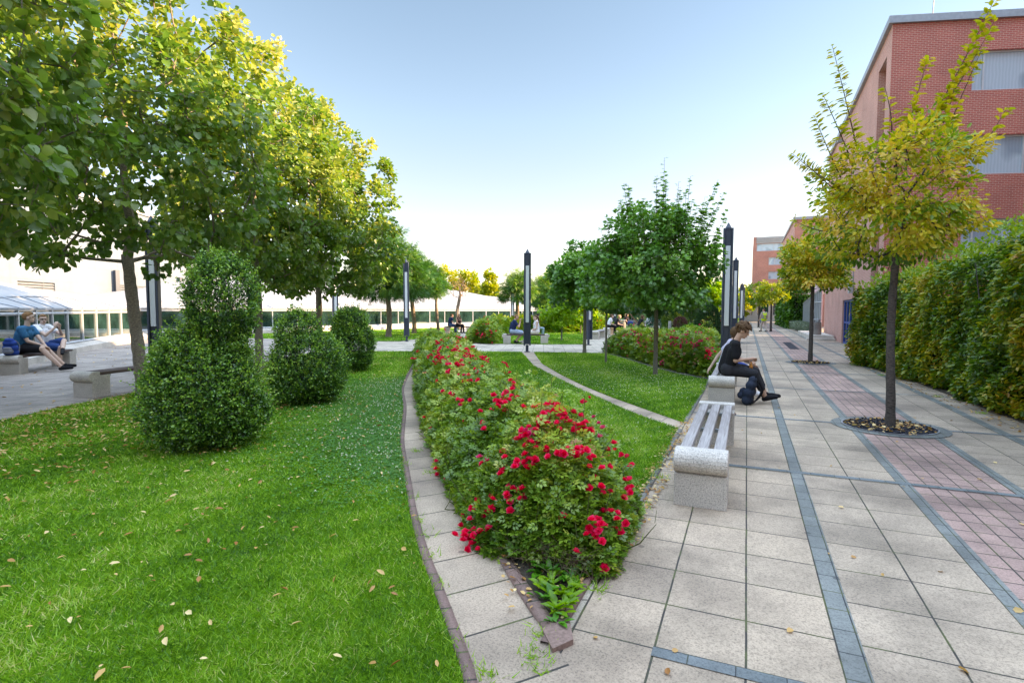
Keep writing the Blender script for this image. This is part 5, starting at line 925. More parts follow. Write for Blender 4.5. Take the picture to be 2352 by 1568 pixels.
# ---------------------------------------------------------------- lamp posts
def lamp_proto():
    root = empty('lamp_post', (0, 0, 0)); H_ = 3.78
    b = MB(); b.box((0, 0, 2.02), (.16, .12, 3.45)); b.box((-.105, 0, 2.0), (.05, .25, 3.5)); b.box((.105, 0, 2.0), (.05, .25, 3.5)); b.build('post', M['lamp_metal'], root, bevel=.008)
    f = MB(); f.lathe([(.055, -.02), (.055, .27)], 16); f.box((0, 0, .012), (.2, .2, .024)); f.build('foot', M['lamp_metal'], root)
    for s in (-1, 1):
        d = MB(); d.box((0, s*.082, 2.2), (.125, .045, 2.15)); d.build('diffuser', M['diffuser'], root, bevel=.006)
    c = MB(); c.lathe([(.085, 3.70), (.085, 3.76), (.012, 3.90), (.0, 3.91)], 8); c.build('cap', M['lamp_metal'], root); return root
lp = lamp_proto()
LP = [((-7.47, 18.72), 23, 0, 'tall dark lamp post in front of the couple on the central bench'), ((-.52, 16.1), 4, 1.01, 'nearest lamp post of the right row, rising behind the man in black'),
      ((-.54, 28.2), 2, 1.05, 'second lamp post of the right row, standing in a ring of paving'), ((-.36, 41.8), 0, .9, 'third lamp post of the right row'),
      ((-.33, 52.5), 0, .95, 'farthest lamp post of the right row beside the pavilion'), ((-15.3, 22.4), 30, 1.03, 'lamp post between the two broad robinias'), ((-6.47, 23.6), 50, 1.0, 'lamp post hidden to its middle behind the leftmost maple crown'),
      (at(1177, 42.5), 20, 1.0, 'thin looking lamp post just left of the central lamp post'), (at(355, 13.8), 40, 1.0, 'lamp post behind the bare trunk of the leaning linden'), (at(770, 27), 55, 1.03, 'lamp post behind the small farthest clipped shrub, before the long hall'),
      (at(1412, 42), 10, .98, 'lamp post behind the concrete bin on the middle path'), (at(1520.5, 36), 10, .95, 'lamp post whose foot shows left of the conifers'), (at(1361, 44), 10, .95, 'lamp post seen between the two left maple trunks')]
for i, (p, a, s, lb) in enumerate(LP):
    o = lp if i == 0 else copy_tree(lp); o.location = (p[0], p[1], 0); o.rotation_euler = (0, 0, R(a)); o.scale = (1, 1, s or .97); tag(o, lb, 'lamp post', 'dark lamp posts with white light strips')
# ---------------------------------------------------------------- benches
def bench(label, p, ang, L=2.55, wood='wood_grey', w=.41, ns=.34):
    """p: middle of the near end on the ground, ang: direction of the long axis from +Y"""
    root = empty('bench', (p[0], p[1], 0), ang, label, 'bench', 'stone ended benches')
    arc = [(.045+.105*math.cos(R(a)), .365+.095*math.sin(R(a))) for a in range(90, 261, 17)]
    prof = [(0, 0), (ns, 0), (ns, .385), (.15, .385), (.15, .45), (.06, .46)]+arc+[(.0, .262)]
    for e in (0, 1):
        mb = MB(); n = len(prof); vs = [(x, (y if e == 0 else L-y), z) for x in (-w/2, w/2) for y, z in prof]
        fs = [tuple(range(n-1, -1, -1)), tuple(range(n, 2*n))]+[(i, (i+1) % n, n+(i+1) % n, n+i) for i in range(n)]
        if e: fs = [f[::-1] for f in fs]
        mb.add(vs, fs); o = mb.build('end_block', M['concrete'], root, bevel=.008)
        o.data.update()
    pw = (w-.03)/3-.035
    for k in (-1, 0, 1): mb = MB(); mb.box((0, 0, 0), (pw, L-.31, .055)); o = mb.build('plank', M[wood], root, bevel=.006); o.location = (k*(pw+.042), L/2, .4155)
    for y in (.36, L/2, L-.36): mb = MB(); mb.box((0, y, .365), (w-.08, .05, .03)); mb.build('bracket', M['louvre'], root)
    return root
def axis(a, b): return math.atan2(-(b[0]-a[0]), b[1]-a[1])
bench('nearest stone ended bench with three weathered planks, beside the tip of the rose bed', (-.305, 4.45), 0, 2.55, w=.40)
bench('bench on which the man in the black t-shirt sits, on the edge of the walkway', (-.36, 9.66), 0, 2.6)
bench('empty bench on the left plaza partly behind the tallest clipped shrub', (-10.69, 5.72), axis((0, 0), (-.19, .98)), 2.5, 'wood_brown', .43)
bench('bench under the two young men in front of the tent roofed hall', (-15.95, 7.0), axis((0, 0), (-.61, .79)), 2.55, 'wood_brown', .44)
bench('central bench with the man in navy and the woman in white', (-10.3, 22.85), axis((0, 0), (.925, .38)), 2.06, 'wood_brown')
bench('bench of the couple left of the rose bed, before the long hall', (-18.7, 31.9), axis((0, 0), (.92, .39)), 1.8, 'wood_brown')
bench('short empty bench right of the lime green trees, seen end on', (-7.45, 28.4), .03, 2.0)
bench('bench of the woman in the white shirt, left of the concrete bin', (-8.06, 33.6), .05, 2.0)
bench('bench of the young couple right of the concrete bin', (-6.0, 32.7), axis((0, 0), (.25, .97)), 2.0)
bench('far bench of the two women with the dark suitcase', (-9.6, 43.2), axis((0, 0), (.95, .3)), 1.8, 'wood_brown')
bench('tiny far bench at the foot of the right row of lamp posts', (-.30, 46.6), 0, 2.0)
# ---------------------------------------------------------------- bins, bollard, steps
M['pebble'] = paving('pebble', (.30, .27, .25), (.28, .25, .23), 50, 50, 25, 25, 0, ms=.0001, speck=.75, gum=False)
def litter_bin(label, p, s=1):
    root = empty('litter_bin', (p[0], p[1], p[2]), 0, label, 'litter bin', 'pebble concrete litter bins', s)
    b = MB(); b.lathe([(.23, 0), (.25, .03), (.25, .66), (.23, .70), (.215, .71)], 24); b.build('body', M['pebble'], root, smooth=False)
    h = MB(); h.lathe([(.20, .71), (.20, .72)], 24); [h.box((math.cos(a)*.2, math.sin(a)*.2, .77), (.05, .05, .12), a) for a in np.arange(4)*1.5708+.78]; h.lathe([(.235, .83), (.24, .84), (.24, .865), (.2, .88)], 24); h.build('hood', M['grey_metal'], root); return root
litter_bin('pebble concrete litter bin on the stone steps beside the brick building', (3.45, 33.3, .26), .95)
litter_bin('pebble concrete litter bin on the middle path behind the largest maple', at(1428.5, 38)+(0,), 1.0)
st = MB(); st.box((3.62, 36.0, .13), (1.1, 7.4, .26)); st.box((3.52, 32.1, .065), (1.3, .4, .13)); tag(st.build('steps', M['greystep'] if 'greystep' in M else M['concrete'], None, bevel=.01), 'two low grey stone steps at the foot of the brick building', 'steps')
wl = MB(); wl.box((3.1, 29.55, .012), (2.2, .08, .012)); tag(wl.build('edge_strip', M['panel']), 'thin pale edging strip on the paving before the blue door', 'edging strip')
bo = empty('bollard', at(1538, 22.85)+(0,), R(25), 'white bollard with a dark slot among the roses', 'bollard'); m_ = MB(); m_.box((0, 0, .55), (.10, .10, 1.1)); m_.build('post', M['panel'], bo, bevel=.008); m_ = MB(); m_.box((0, -.052, .93), (.03, .006, .13)); m_.build('slot', M['louvre'], bo)
sc = empty('suitcase', at(1447, 43.5)+(0,), R(20), 'dark blue suitcase standing beside the two distant women', 'suitcase'); m_ = MB(); m_.box((0, 0, .36), (.42, .26, .62)); m_.build('shell', M['navy'] if 'navy' in M else M['blue'], sc, bevel=.04)
m_ = MB(); m_.tube([(-.1, .1, .66), (-.1, .1, .8), (.1, .1, .8), (.1, .1, .66)], .012, 6); m_.build('handle', M['louvre'], sc); m_ = MB(); [m_.lathe([(.03, 0), (.03, .05)], 10, (x, 0, 0)) for x in (-.16, .16)]; m_.build('wheels', M['louvre'], sc)
# ---------------------------------------------------------------- people
def col(name, c, rough=.8, var=.08, sc=30): M[name] = plain(name, c, rough, 0, var, sc, .2); return M[name]
for nm, c in (('skin', (.56, .33, .245)), ('skin_pale', (.64, .42, .33)), ('hair_brown', (.12, .065, .035)), ('hair_curly', (.13, .07, .04)), ('hair_dark', (.025, .016, .012)), ('hair_blond', (.42, .28, .13)), ('hair_ginger', (.26, .13, .06)),
              ('black', (.012, .012, .015)), ('charcoal', (.03, .03, .036)), ('navy_cloth', (.012, .028, .085)), ('teal', (.012, .14, .27)), ('white_cloth', (.72, .72, .75)), ('lilac', (.56, .53, .68)), ('denim', (.05, .11, .24)), ('denim_light', (.30, .40, .52)),
              ('blueshorts', (.015, .06, .20)), ('maroon', (.045, .02, .022)), ('beige', (.46, .40, .34)), ('hivis', (.55, .85, .02)), ('shirt_grey', (.42, .38, .33)), ('rubber', (.04, .04, .045)), ('royal', (.012, .06, .27)), ('lips', (.40, .12, .11)), ('eye', (.02, .015, .015)), ('cream', (.70, .64, .58)), ('reflect', (.25, .27, .28)), ('orange_glass', (.55, .20, .05)), ('navy_nylon', (.022, .032, .055)), ('grey_cloth', (.20, .21, .25))):
    col(nm, c, .55 if nm.startswith(('skin', 'lips')) else .85, .05 if nm.startswith('skin') else .16)
def cap(p, q, r1, r2, k=5, n=12, sc=None):
    p, q = np.array(p, float), np.array(q, float); L = np.linalg.norm(q-p)
    if L < 1e-6: q = p+np.array([0, 0, 1e-3]); L = 1e-3
    t = (q-p)/L; ref = np.array([1., 0, 0]) if abs(t[0]) < .8 else np.array([0, 1., 0]); a = unit(ref-t*(ref@t)); b = np.cross(t, a); ring = []
    for i in range(k+1): th = -math.pi/2+i*(math.pi/2)/k; ring.append((r1*math.sin(th), r1*math.cos(th)))
    for i in range(k+1): th = i*(math.pi/2)/k; ring.append((L+r2*math.sin(th), r2*math.cos(th)))
    ring[0] = (ring[0][0], r1*.05); ring[-1] = (ring[-1][0], r2*.05); V = []
    for h, rr in ring:
        for j in range(n): th = 2*math.pi*j/n; V.append(p+t*h+(a*math.cos(th)+b*math.sin(th))*rr)
    V = np.array(V); m = len(ring); F = [[i*n+j, i*n+(j+1) % n, (i+1)*n+(j+1) % n, (i+1)*n+j] for i in range(m-1) for j in range(n)]
    F += [[i for i in range(n-1, -1, -1)]]+[[(m-1)*n+j for j in range(n)]]; return V, F
def ell(c, r, Mx=None):
    V, F = cap((0, 0, 0), (0, 0, .001), 1, 1, 7, 16); V = V*np.array(r)
    if Mx is not None: V = V@np.array(Mx).T
    return V+np.array(c), F
def solid(name, parts, mat, parent, vox=.012, smooth=4, ops=None):
    vs, fs = [], []
    for V, F in parts: o = len(vs); vs += [tuple(v) for v in V]; fs += [tuple(i+o for i in f) for f in F]
    me = bpy.data.meshes.new(name); me.from_pydata(vs, [], fs); me.update(); ob = link(name, me, mat, parent)
    md = ob.modifiers.new('r', 'REMESH'); md.mode = 'VOXEL'; md.voxel_size = vox; md.use_smooth_shade = True
    if smooth: sm_ = ob.modifiers.new('s', 'SMOOTH'); sm_.iterations = smooth; sm_.factor = .5
    return ob
def vec(*a): return np.array(a, float)
def hand(w, d, nrm, s=1, curl=.5, side=1):
    """wrist, pointing direction, palm normal: palm, four bent fingers of unequal length and a thumb leaving the side"""
    d = unit(vec(*d)); nrm = unit(vec(*nrm)-d*(vec(*nrm)@d)); lat = np.cross(d, nrm)*side; out = [cap(w, w+d*.04*s, .026*s, .030*s)]
    for k in (-1.5, -.5, .5, 1.5): out.append(cap(w+d*.03*s+lat*k*.012*s, w+d*.085*s+lat*k*.019*s, .017*s, .0135*s, 3, 8))
    for k, l in ((-1.5, .058), (-.5, .07), (.5, .076), (1.5, .068)):
        b = w+d*.088*s+lat*k*.019*s; d1 = unit(d*math.cos(curl*.8)+nrm*math.sin(curl*.8)); m1 = b+d1*l*.5*s; d2 = unit(d*math.cos(curl*2)+nrm*math.sin(curl*2)); out += [cap(b, m1, .010*s, .009*s, 3, 8), cap(m1, m1+d2*l*.5*s, .009*s, .0075*s, 3, 8)]
    b = w+d*.03*s+lat*.026*s; m1 = b+unit(d*.7+lat*.75+nrm*.25)*.042*s; out += [cap(b, m1, .014*s, .011*s, 3, 8), cap(m1, m1+unit(d*.9+lat*.2+nrm*.4)*.032*s, .011*s, .009*s, 3, 8)]; return out
def person(label, loc, face, J, cl, hd=(0, 0), hair=('hair_brown', 'short'), skin='skin', s=1.0, vox=.012, female=False, glasses=False, sleeve=.45, shoes='black', group=None, heavy=1.0, leg_cover=1.0, fine=False, z=0):
    """joints in local metres: x right, y forward, z up. cl: dict top, bottom (material names), top_kind"""
    root = empty('person', (loc[0], loc[1], z), face, label, 'person', group, s); g = {k: vec(*v) for k, v in J.items()}; hv = heavy
    # head frame
    yaw, pit = R(hd[0]), R(hd[1]); f = vec(-math.sin(yaw)*math.cos(pit), math.cos(yaw)*math.cos(pit), math.sin(pit)); rx = vec(math.cos(yaw), math.sin(yaw), 0); uz_ = np.cross(rx, f); HM = np.stack([rx, f, uz_], 1); hc = g['head']
    def hp(x, y, z_): return hc+HM@vec(x, y, z_)
    body = [ell(hp(0, -.008, .025), (.076, .095, .094), HM), ell(hp(0, .022, -.045), (.056, .066, .068), HM), cap(hp(0, .055, -.088), hp(0, .06, -.088), .026, .024), cap(hp(0, .088, .005), hp(0, .102, -.022), .010, .014, 3, 8), cap(hp(-.02, .085, -.058), hp(.02, .085, -.058), .012, .012, 3, 8), cap(hp(-.035, .078, .028), hp(.035, .078, .028), .014, .014, 3, 8)]
    for sx in (-1, 1): body.append(ell(hp(sx*.078, -.008, -.005), (.011, .02, .032), HM))
    body.append(cap(g['neck'], hp(0, -.02, -.06), .055 if not female else .046, .050 if not female else .042))
    tw = .85 if female else 1.0
    def torso(e, low=0.0):
        o = [cap(g['pelvis'], g['chest'], .115*hv+e, .125*tw*hv+e), cap(g['shL'], g['shR'], .062*tw+e, .062*tw+e), cap(g['hipL'], g['hipR'], .105*hv+e, .105*hv+e), cap(g['chest'], (g['shL']+g['shR'])/2, .12*tw*hv+e, .075+e), cap((g['shL']+g['shR'])/2, g['neck'], .07+e, .052+e*.4)]
        for a, b in (('hipL', 'shL'), ('hipR', 'shR')): o.append(cap(g[a]*.85+g[b]*.15, g[a]*.25+g[b]*.75+(g['chest']-g[b])*.12, .075*hv+e, .078*tw*hv+e))
        if female: o += [cap(g['chest']+vec(sx*.06, .10, .02), g['chest']+vec(sx*.06, .105, .0), .052+e, .05+e) for sx in (-1, 1)]
        return o
    body += torso(0)
    for S in 'LR':
        sh_, el, wr = g['sh'+S], g['el'+S], g['wr'+S]; body += [cap(sh_, el, .050*tw*hv**.5, .038*tw), cap(el, wr, .038*tw, .025*tw)]
        hp_, kn, an = g['hip'+S], g['kn'+S], g['an'+S]; body += [cap(hp_, kn, .088*hv, .056*hv**.5), cap(kn, kn*.6+an*.4+vec(0, -.012, 0), .054, .053), cap(kn*.6+an*.4+vec(0, -.012, 0), an, .053, .034)]
        to = g['to'+S]; hl = an+unit((an-to)*vec(1, 1, 0))*.03; body.append(cap(an, to, .036, .03))
        fd_ = g.get('hd'+S, unit(wr-el)); nn_ = g.get('hn'+S, vec(0, 0, -1)); body += hand(wr, fd_, nn_, 1.0 if not female else .92, J.get('curl'+S, (.5,))[0], 1 if S == 'R' else -1)
        # shoe
        dn = unit(to-an); sole = unit(to-an-vec(0, 0, 0)); heel = an+(an-to)*.28+vec(0, 0, -.02); solid('shoe', [cap(heel*.92+an*.08, an*.35+to*.65, .040, .043), cap(an*.5+to*.5, to+(to-an)*.25, .042, .034), cap(an+vec(0, 0, .01), an+(an-kn)*.02, .046, .043)], M[shoes if isinstance(shoes, str) else shoes[0]], root, vox, 3)
    bo_ = solid('body', body, M[skin], root, vox*.75 if fine else vox, 3)
    # eyes, mouth, brows, glasses
    e = MB()
    for sx in (-1, 1): V, F = ell(hp(sx*.031, .082, .010), (.012, .006, .007), HM); e.add(V, F)
    e.build('eyes', M['eye'], root, smooth=True); b_ = MB()
    for sx in (-1, 1): V, F = cap(hp(sx*.018, .090, .030), hp(sx*.046, .080, .032), .0045, .003, 2, 6); b_.add(V, F)
    b_.build('eyebrows', M[hair[0]], root); m_ = MB(); V, F = cap(hp(-.018, .094, -.056), hp(.018, .094, -.056), .006, .006, 3, 8); m_.add(V, F); m_.build('mouth', M['lips'], root, smooth=True)
    if glasses:
        gm = MB()
        for sx in (-1, 1): gm.tube([tuple(hp(sx*.034+.027*math.cos(t), .098, .010+.019*math.sin(t))) for t in np.linspace(0, 6.283, 15)], .0035, 5, False); gm.tube([tuple(hp(sx*.061, .096, .014)), tuple(hp(sx*.082, -.01, .012))], .003, 5)
        gm.tube([tuple(hp(-.008, .10, .012)), tuple(hp(.008, .10, .012))], .003, 5); gm.build('glasses', M['black'], root)
    # hair
    hk = hair[1]; hr = [ell(hp(0, -.020, .042), (.081, .094, .086), HM), ell(hp(0, -.045, .008), (.074, .066, .066), HM), ell(hp(0, .03, .088), (.060, .056, .032), HM)]
    if hk == 'bald': hr = [ell(hp(0, -.038, .015), (.081, .078, .072), HM), ell(hp(0, -.01, .06), (.074, .085, .066), HM)]
    if hk == 'curly':
        q_ = np.random.default_rng(3)
        for i in range(230):
            d = unit(q_.normal(size=3)+vec(0, -.2, .5)); p_ = vec(0, -.02, .055)+d*vec(.098, .112, .10)*(1+.16*q_.random())
            if p_[1] > .06 and p_[2] < .07: continue
            if p_[2] < -.05: continue
            hr.append(ell(hp(*p_), (.017, .017, .017)))
    if hk in ('long', 'ponytail', 'bun'):
        hr += [ell(hp(0, -.05, .02), (.088, .075, .10), HM)]
        dwn = vec(0, 0, -1)
        if hk == 'long':
            for x in (-.07, -.035, 0, .035, .07): a = hp(x, -.045 if abs(x) < .06 else -.01, 0); b = a+vec(0, 0, -.14); c = b+(g['neck']-g['chest'])*-.3+vec(0, -.03, -.06); hr += [cap(a, b, .034, .034), cap(b, c, .034, .02)]
        if hk == 'ponytail': a = hp(0, -.11, .06); b = a+HM@vec(0, -.04, -.06); hr += [cap(hp(0, -.07, .08), a, .03, .028), cap(a, b, .028, .036), cap(b, b+vec(0, -.01, -.22), .036, .034), cap(b+vec(0, -.01, -.22), b+vec(0, .01, -.44), .034, .014)]
        if hk == 'bun': hr.append(ell(hp(0, -.12, .07), (.04, .04, .04)))
    solid('hair', hr, M[hair[0]], root, min(vox, .011) if hk != 'curly' else .007, 2 if hk != 'curly' else 0)
    # clothes
    tk = cl.get('kind', 'tee'); e_ = .014
    tp = torso(e_)
    if tk == 'tank': tp = [cap(g['pelvis'], g['chest'], .115*hv+e_, .125*tw*hv+e_), cap(g['hipL'], g['hipR'], .105*hv+e_, .105*hv+e_)]+[cap(g['hip'+S]*.85+g['sh'+S]*.15, g['hip'+S]*.3+g['sh'+S]*.7+(g['chest']-g['sh'+S])*.15, .078*hv+e_, .075*tw+e_) for S in 'LR']+[cap(g['chest']+vec(sx*.06, .09, .0), g['sh'+S]+vec(-sx*.055, 0, .01), .05+e_, .058+e_) for sx, S in ((-1, 'L'), (1, 'R'))]
    else:
        for S in 'LR': sh_, el = g['sh'+S], g['el'+S]; k = sleeve; tp += [cap(sh_, sh_*(1-k)+el*k, .064*tw*hv**.5+e_*.5, .060*tw*hv**.5+e_*.6)]
        if sleeve > .99:
            for S in 'LR': tp.append(cap(g['elL' if S == 'L' else 'elR'], g['wr'+S]*.9+g['el'+S]*.1, .05, .038))
    solid('top', tp, M[cl['top']], root, vox, 3)
    lc = leg_cover; bt = [cap(g['hipL'], g['hipR'], .112*hv+e_, .112*hv+e_), cap(g['pelvis'], g['pelvis']*.6+g['chest']*.4, .115*hv+e_*.8, .105*hv+e_*.5)]
    for S in 'LR':
        hp_, kn, an = g['hip'+S], g['kn'+S], g['an'+S]; k = min(1, lc/.5); ext = .02 if lc < .5 else .006
        bt.append(cap(hp_, hp_*(1-k)+kn*k, .096*hv+e_, (.072 if lc < .5 else .066)+ext+.006*(hv > 1.05)))
        if lc > .5: k2 = (lc-.5)/.5; mid = kn*(1-k2)+an*k2; bt.append(cap(kn, mid, .070+e_*.3, .055 if lc > .9 else .062))
    solid('bottom', bt, M[cl['bottom']], root, vox, 3)
    return root
def sitJ(lean=12, spread=.10, seat=.46, reach=(.28, .16, .75), kneeL=(-.12, .45, .50), kneeR=(.12, .45, .50), footL=(-.12, .42, .07), footR=(.12, .42, .07), wrL=(-.12, .33, .56), wrR=(.12, .33, .56), elL=None, elR=None, head=None, sh=.185):
    a = R(lean); up_ = vec(0, math.sin(a), math.cos(a)); P_ = vec(0, 0, seat+.10); ch = P_+up_*.30; nk = P_+up_*.47; shz = P_+up_*.43
    J = dict(pelvis=P_, chest=ch, neck=nk, head=nk+vec(0, .04+.10*math.sin(a), .145) if head is None else vec(*head), shL=shz+vec(-sh, 0, 0), shR=shz+vec(sh, 0, 0), hipL=vec(-.085, .03, seat+.09), hipR=vec(.085, .03, seat+.09), knL=vec(*kneeL), knR=vec(*kneeR), anL=vec(*footL), anR=vec(*footR))
    for S, w_, e in (('L', wrL, elL), ('R', wrR, elR)):
        J['wr'+S] = vec(*w_); sx = -1 if S == 'L' else 1
        if e is None:
            m_ = (J['sh'+S]+J['wr'+S])/2; d = np.linalg.norm(J['sh'+S]-J['wr'+S]); off = math.sqrt(max(0, .28**2-(d/2)**2)); dr = unit(J['wr'+S]-J['sh'+S]); o = vec(sx*.45, -.6, -.5); o = unit(o-dr*(o@dr)); e = m_+o*off
        J['el'+S] = vec(*e)
    for S in 'LR':
        a_ = J['an'+S]; k = J['kn'+S]; J['to'+S] = a_+vec(0, .15, -.035)
    return J
PG = 'people sitting on the benches'
FX = lambda d: math.atan2(-d[0], d[1])
# man in black: sits across the near end of the second bench facing the walkway
J = sitJ(17, seat=.47, kneeL=(-.06, .46, .52), kneeR=(.14, .42, .50), footL=(-.05, .64, .13), footR=(.12, .54, .09), wrL=(-.02, .36, .70), wrR=(.05, .38, .74), elR=(.23, .12, .72), elL=(-.22, .12, .74), head=(.0, .25, 1.205))
J['toR'] = vec(.14, .74, .12); J['anR'] = vec(.12, .62, .10); J['toL'] = vec(-.05, .80, .12); J['hdR'] = vec(-.6, .6, .1); J['hdL'] = vec(.6, .5, -.1); J['curlR'] = (.9,); J['curlL'] = (.9,)
person('curly haired young man in a black t-shirt bending over a bottle on a walkway bench', (-.30, 10.02), R(-84), J, dict(top='black', bottom='charcoal'), (-10, -25), ('hair_curly', 'curly'), 'skin', 1.0, .010, shoes='black', sleeve=.72, heavy=1.10, fine=True, leg_cover=.80, group=PG)
J = sitJ(14, seat=.47, kneeL=(-.12, .46, .52), kneeR=(.10, .48, .52), footL=(-.12, .5, .08), footR=(.1, .5, .08), wrL=(-.22, -.25, .50), wrR=(.16, .45, .62), elL=(-.26, -.12, .72))
person('woman in a lilac t-shirt and blue shorts mostly hidden behind the man in black', (-.34, 10.58), R(-84), J, dict(top='lilac', bottom='royal'), (40, -10), ('hair_brown', 'long'), 'skin_pale', .98, .012, True, shoes='white_cloth', sleeve=.5, leg_cover=.32, group=PG)
# backpack on the ground and bottle
def pack(label, loc, rz, mat, s=1, tilt=0, straps='black', pocket=None):
    root = empty('backpack', loc, rz, label, 'backpack', None, s); root.rotation_euler = (tilt, 0, rz)
    solid('bag', [cap((-.10, 0, .08), (.10, 0, .08), .08, .08), cap((-.10, 0, .20), (.10, 0, .20), .085, .085), cap((-.09, 0, .32), (.09, 0, .32), .075, .075), cap((-.05, 0, .40), (.05, 0, .40), .06, .06)], M[mat], root, .014, 5)
    solid('pocket', [cap((-.07, -.10, .13), (.07, -.10, .13), .06, .06), cap((-.06, -.10, .2), (.06, -.10, .2), .045, .045)], M[pocket or mat], root, .012, 4)
    m_ = MB(); [m_.tube(cr_spline([(sx*.07, .09, .38), (sx*.09, .17, .26), (sx*.10, .12, .10), (sx*.12, .06, .03)], 10), .013, 5) for sx in (-1, 1)]; m_.tube(cr_spline([(-.03, .03, .44), (0, .03, .50), (.03, .03, .44)], 8), .01, 5); m_.build('strap', M[straps], root); return root
pack('dark navy backpack leaning against the stone end of the bench beside the man in black', (.03, 9.80, 0), R(-100), 'navy_nylon', 1.05, R(-12))
b_ = empty('bottle', (.085, 10.0, .60), 0, 'small orange glass bottle in the hands of the man in black', 'bottle'); m_ = MB(); m_.lathe([(.0, -.07), (.03, -.07), (.031, .03), (.012, .07), (.012, .11), (0, .11)], 14); m_.build('glass', M['orange_glass'], b_, smooth=True); m_ = MB(); m_.lathe([(.014, .10), (.014, .125)], 12); m_.build('cap', M['reflect'], b_)
# two young men on the left
ax = vec(-.61, .79, 0); fc = FX((.79, .61))
J = sitJ(20, seat=.45, kneeL=(-.10, .46, .50), kneeR=(.12, .48, .52), footL=(-.10, .80, .12), footR=(.10, .84, .09), wrL=(-.02, .50, .54), wrR=(.06, .48, .58), head=(0.0, .20, 1.20), sh=.20)
J['toL'] = vec(-.10, .95, .12); J['toR'] = vec(.12, .99, .09)
person('young man in a blue polo shirt and dark shorts leaning forward, leftmost on the plaza', (-16.38, 7.42), fc, J, dict(top='teal', bottom='black'), (25, 2), ('hair_ginger', 'short'), 'skin_pale', 1.12, .011, shoes='black', sleeve=.55, heavy=1.16, leg_cover=.40, fine=True, group=PG)
J = sitJ(-2, seat=.45, kneeL=(-.02, .48, .66), kneeR=(.10, .47, .50), footL=(.30, .70, .46), footR=(.12, .48, .09), wrL=(-.04, .36, .96), wrR=(.10, .38, .98), elL=(-.20, .28, .80), elR=(.24, .26, .80))
J['hdL'] = vec(.1, .2, 1); J['hdR'] = vec(-.1, .1, 1); J['curlL'] = (.7,); J['curlR'] = (.5,); J['toL'] = vec(.44, .80, .40); J['hnL'] = vec(1, 0, 0); J['hnR'] = vec(-1, 0, 0)
person('young man with glasses in a white t-shirt, gesturing with ankle crossed on his knee', (-16.95, 8.2), fc+R(-14), J, dict(top='white_cloth', bottom='blueshorts'), (-42, 0), ('hair_ginger', 'short'), 'skin_pale', 1.10, .011, shoes='black', glasses=True, sleeve=.5, leg_cover=.42, fine=True, group=PG)
pack('bright blue and grey backpack on the left end of the plaza bench', (-16.0, 7.1, .45), fc+R(80), 'royal', .92, R(8), 'grey_cloth', 'grey_cloth')
# couple left of the bed
J = sitJ(14, seat=.46, wrR=(.22, .36, .62), wrL=(-.15, .35, .58)); person('man in a navy t-shirt and jeans, beside the woman in the dark vest', (-18.35, 31.9), R(-38), J, dict(top='navy_cloth', bottom='denim'), (-15, 0), ('hair_brown', 'short'), 'skin', 1.0, .016, heavy=1.08, leg_cover=1, group=PG)
J = sitJ(6, seat=.46, wrL=(-.1, .36, .60), wrR=(.12, .36, .60), kneeL=(-.08, .45, .52), kneeR=(.08, .46, .52)); person('woman in a dark vest top with loose brown hair, beyond the rose bed', (-17.8, 32.1), R(-110), J, dict(top='maroon', bottom='black', kind='tank'), (-45, 0), ('hair_brown', 'long'), 'skin', .98, .016, True, leg_cover=1, group=PG)
# central bench
J = sitJ(14, seat=.46, kneeL=(-.1, .46, .48), kneeR=(.1, .46, .48), footL=(-.1, .14, .09), footR=(.1, .16, .09), wrL=(-.04, .34, .98), wrR=(.05, .36, .98), elL=(-.17, .30, .74), elR=(.19, .30, .74), head=(0, .20, 1.16)); J['toL'] = vec(-.1, .30, .05); J['toR'] = vec(.1, .32, .05); J['hdL'] = vec(0, .2, 1); J['hdR'] = vec(0, .2, 1)
person('man in navy t-shirt and denim shorts, hands at his mouth, on the central bench', (-9.95, 23.05), R(-66), J, dict(top='navy_cloth', bottom='denim_light'), (0, -12), ('hair_ginger', 'bald'), 'skin', 1.05, .013, shoes='charcoal', heavy=1.12, sleeve=.5, leg_cover=.44, fine=True, group=PG)
J = sitJ(4, seat=.46, kneeL=(-.07, .43, .52), kneeR=(.07, .43, .52), footL=(-.10, .52, .09), footR=(.05, .58, .14), wrL=(-.10, .28, .58), wrR=(.08, .28, .58)); person('woman in a sleeveless white top with a long brown ponytail, right on the central bench', (-8.85, 23.4), R(122), J, dict(top='white_cloth', bottom='cream', kind='tank'), (8, 0), ('hair_brown', 'ponytail'), 'skin_pale', 1.02, .013, True, shoes='beige', leg_cover=.97, fine=True, group=PG)
pack('small black handbag on the central bench between the couple', (-9.25, 23.25, .45), R(30), 'black', .5)
J = sitJ(10, seat=.46); person('dark haired woman in white sitting beyond the roses behind the central couple', at(1229, 31)+(), R(-60), J, dict(top='white_cloth', bottom='denim_light', kind='tank'), (0, 0), ('hair_dark', 'long'), 'skin_pale', 1.0, .02, True, group=PG)
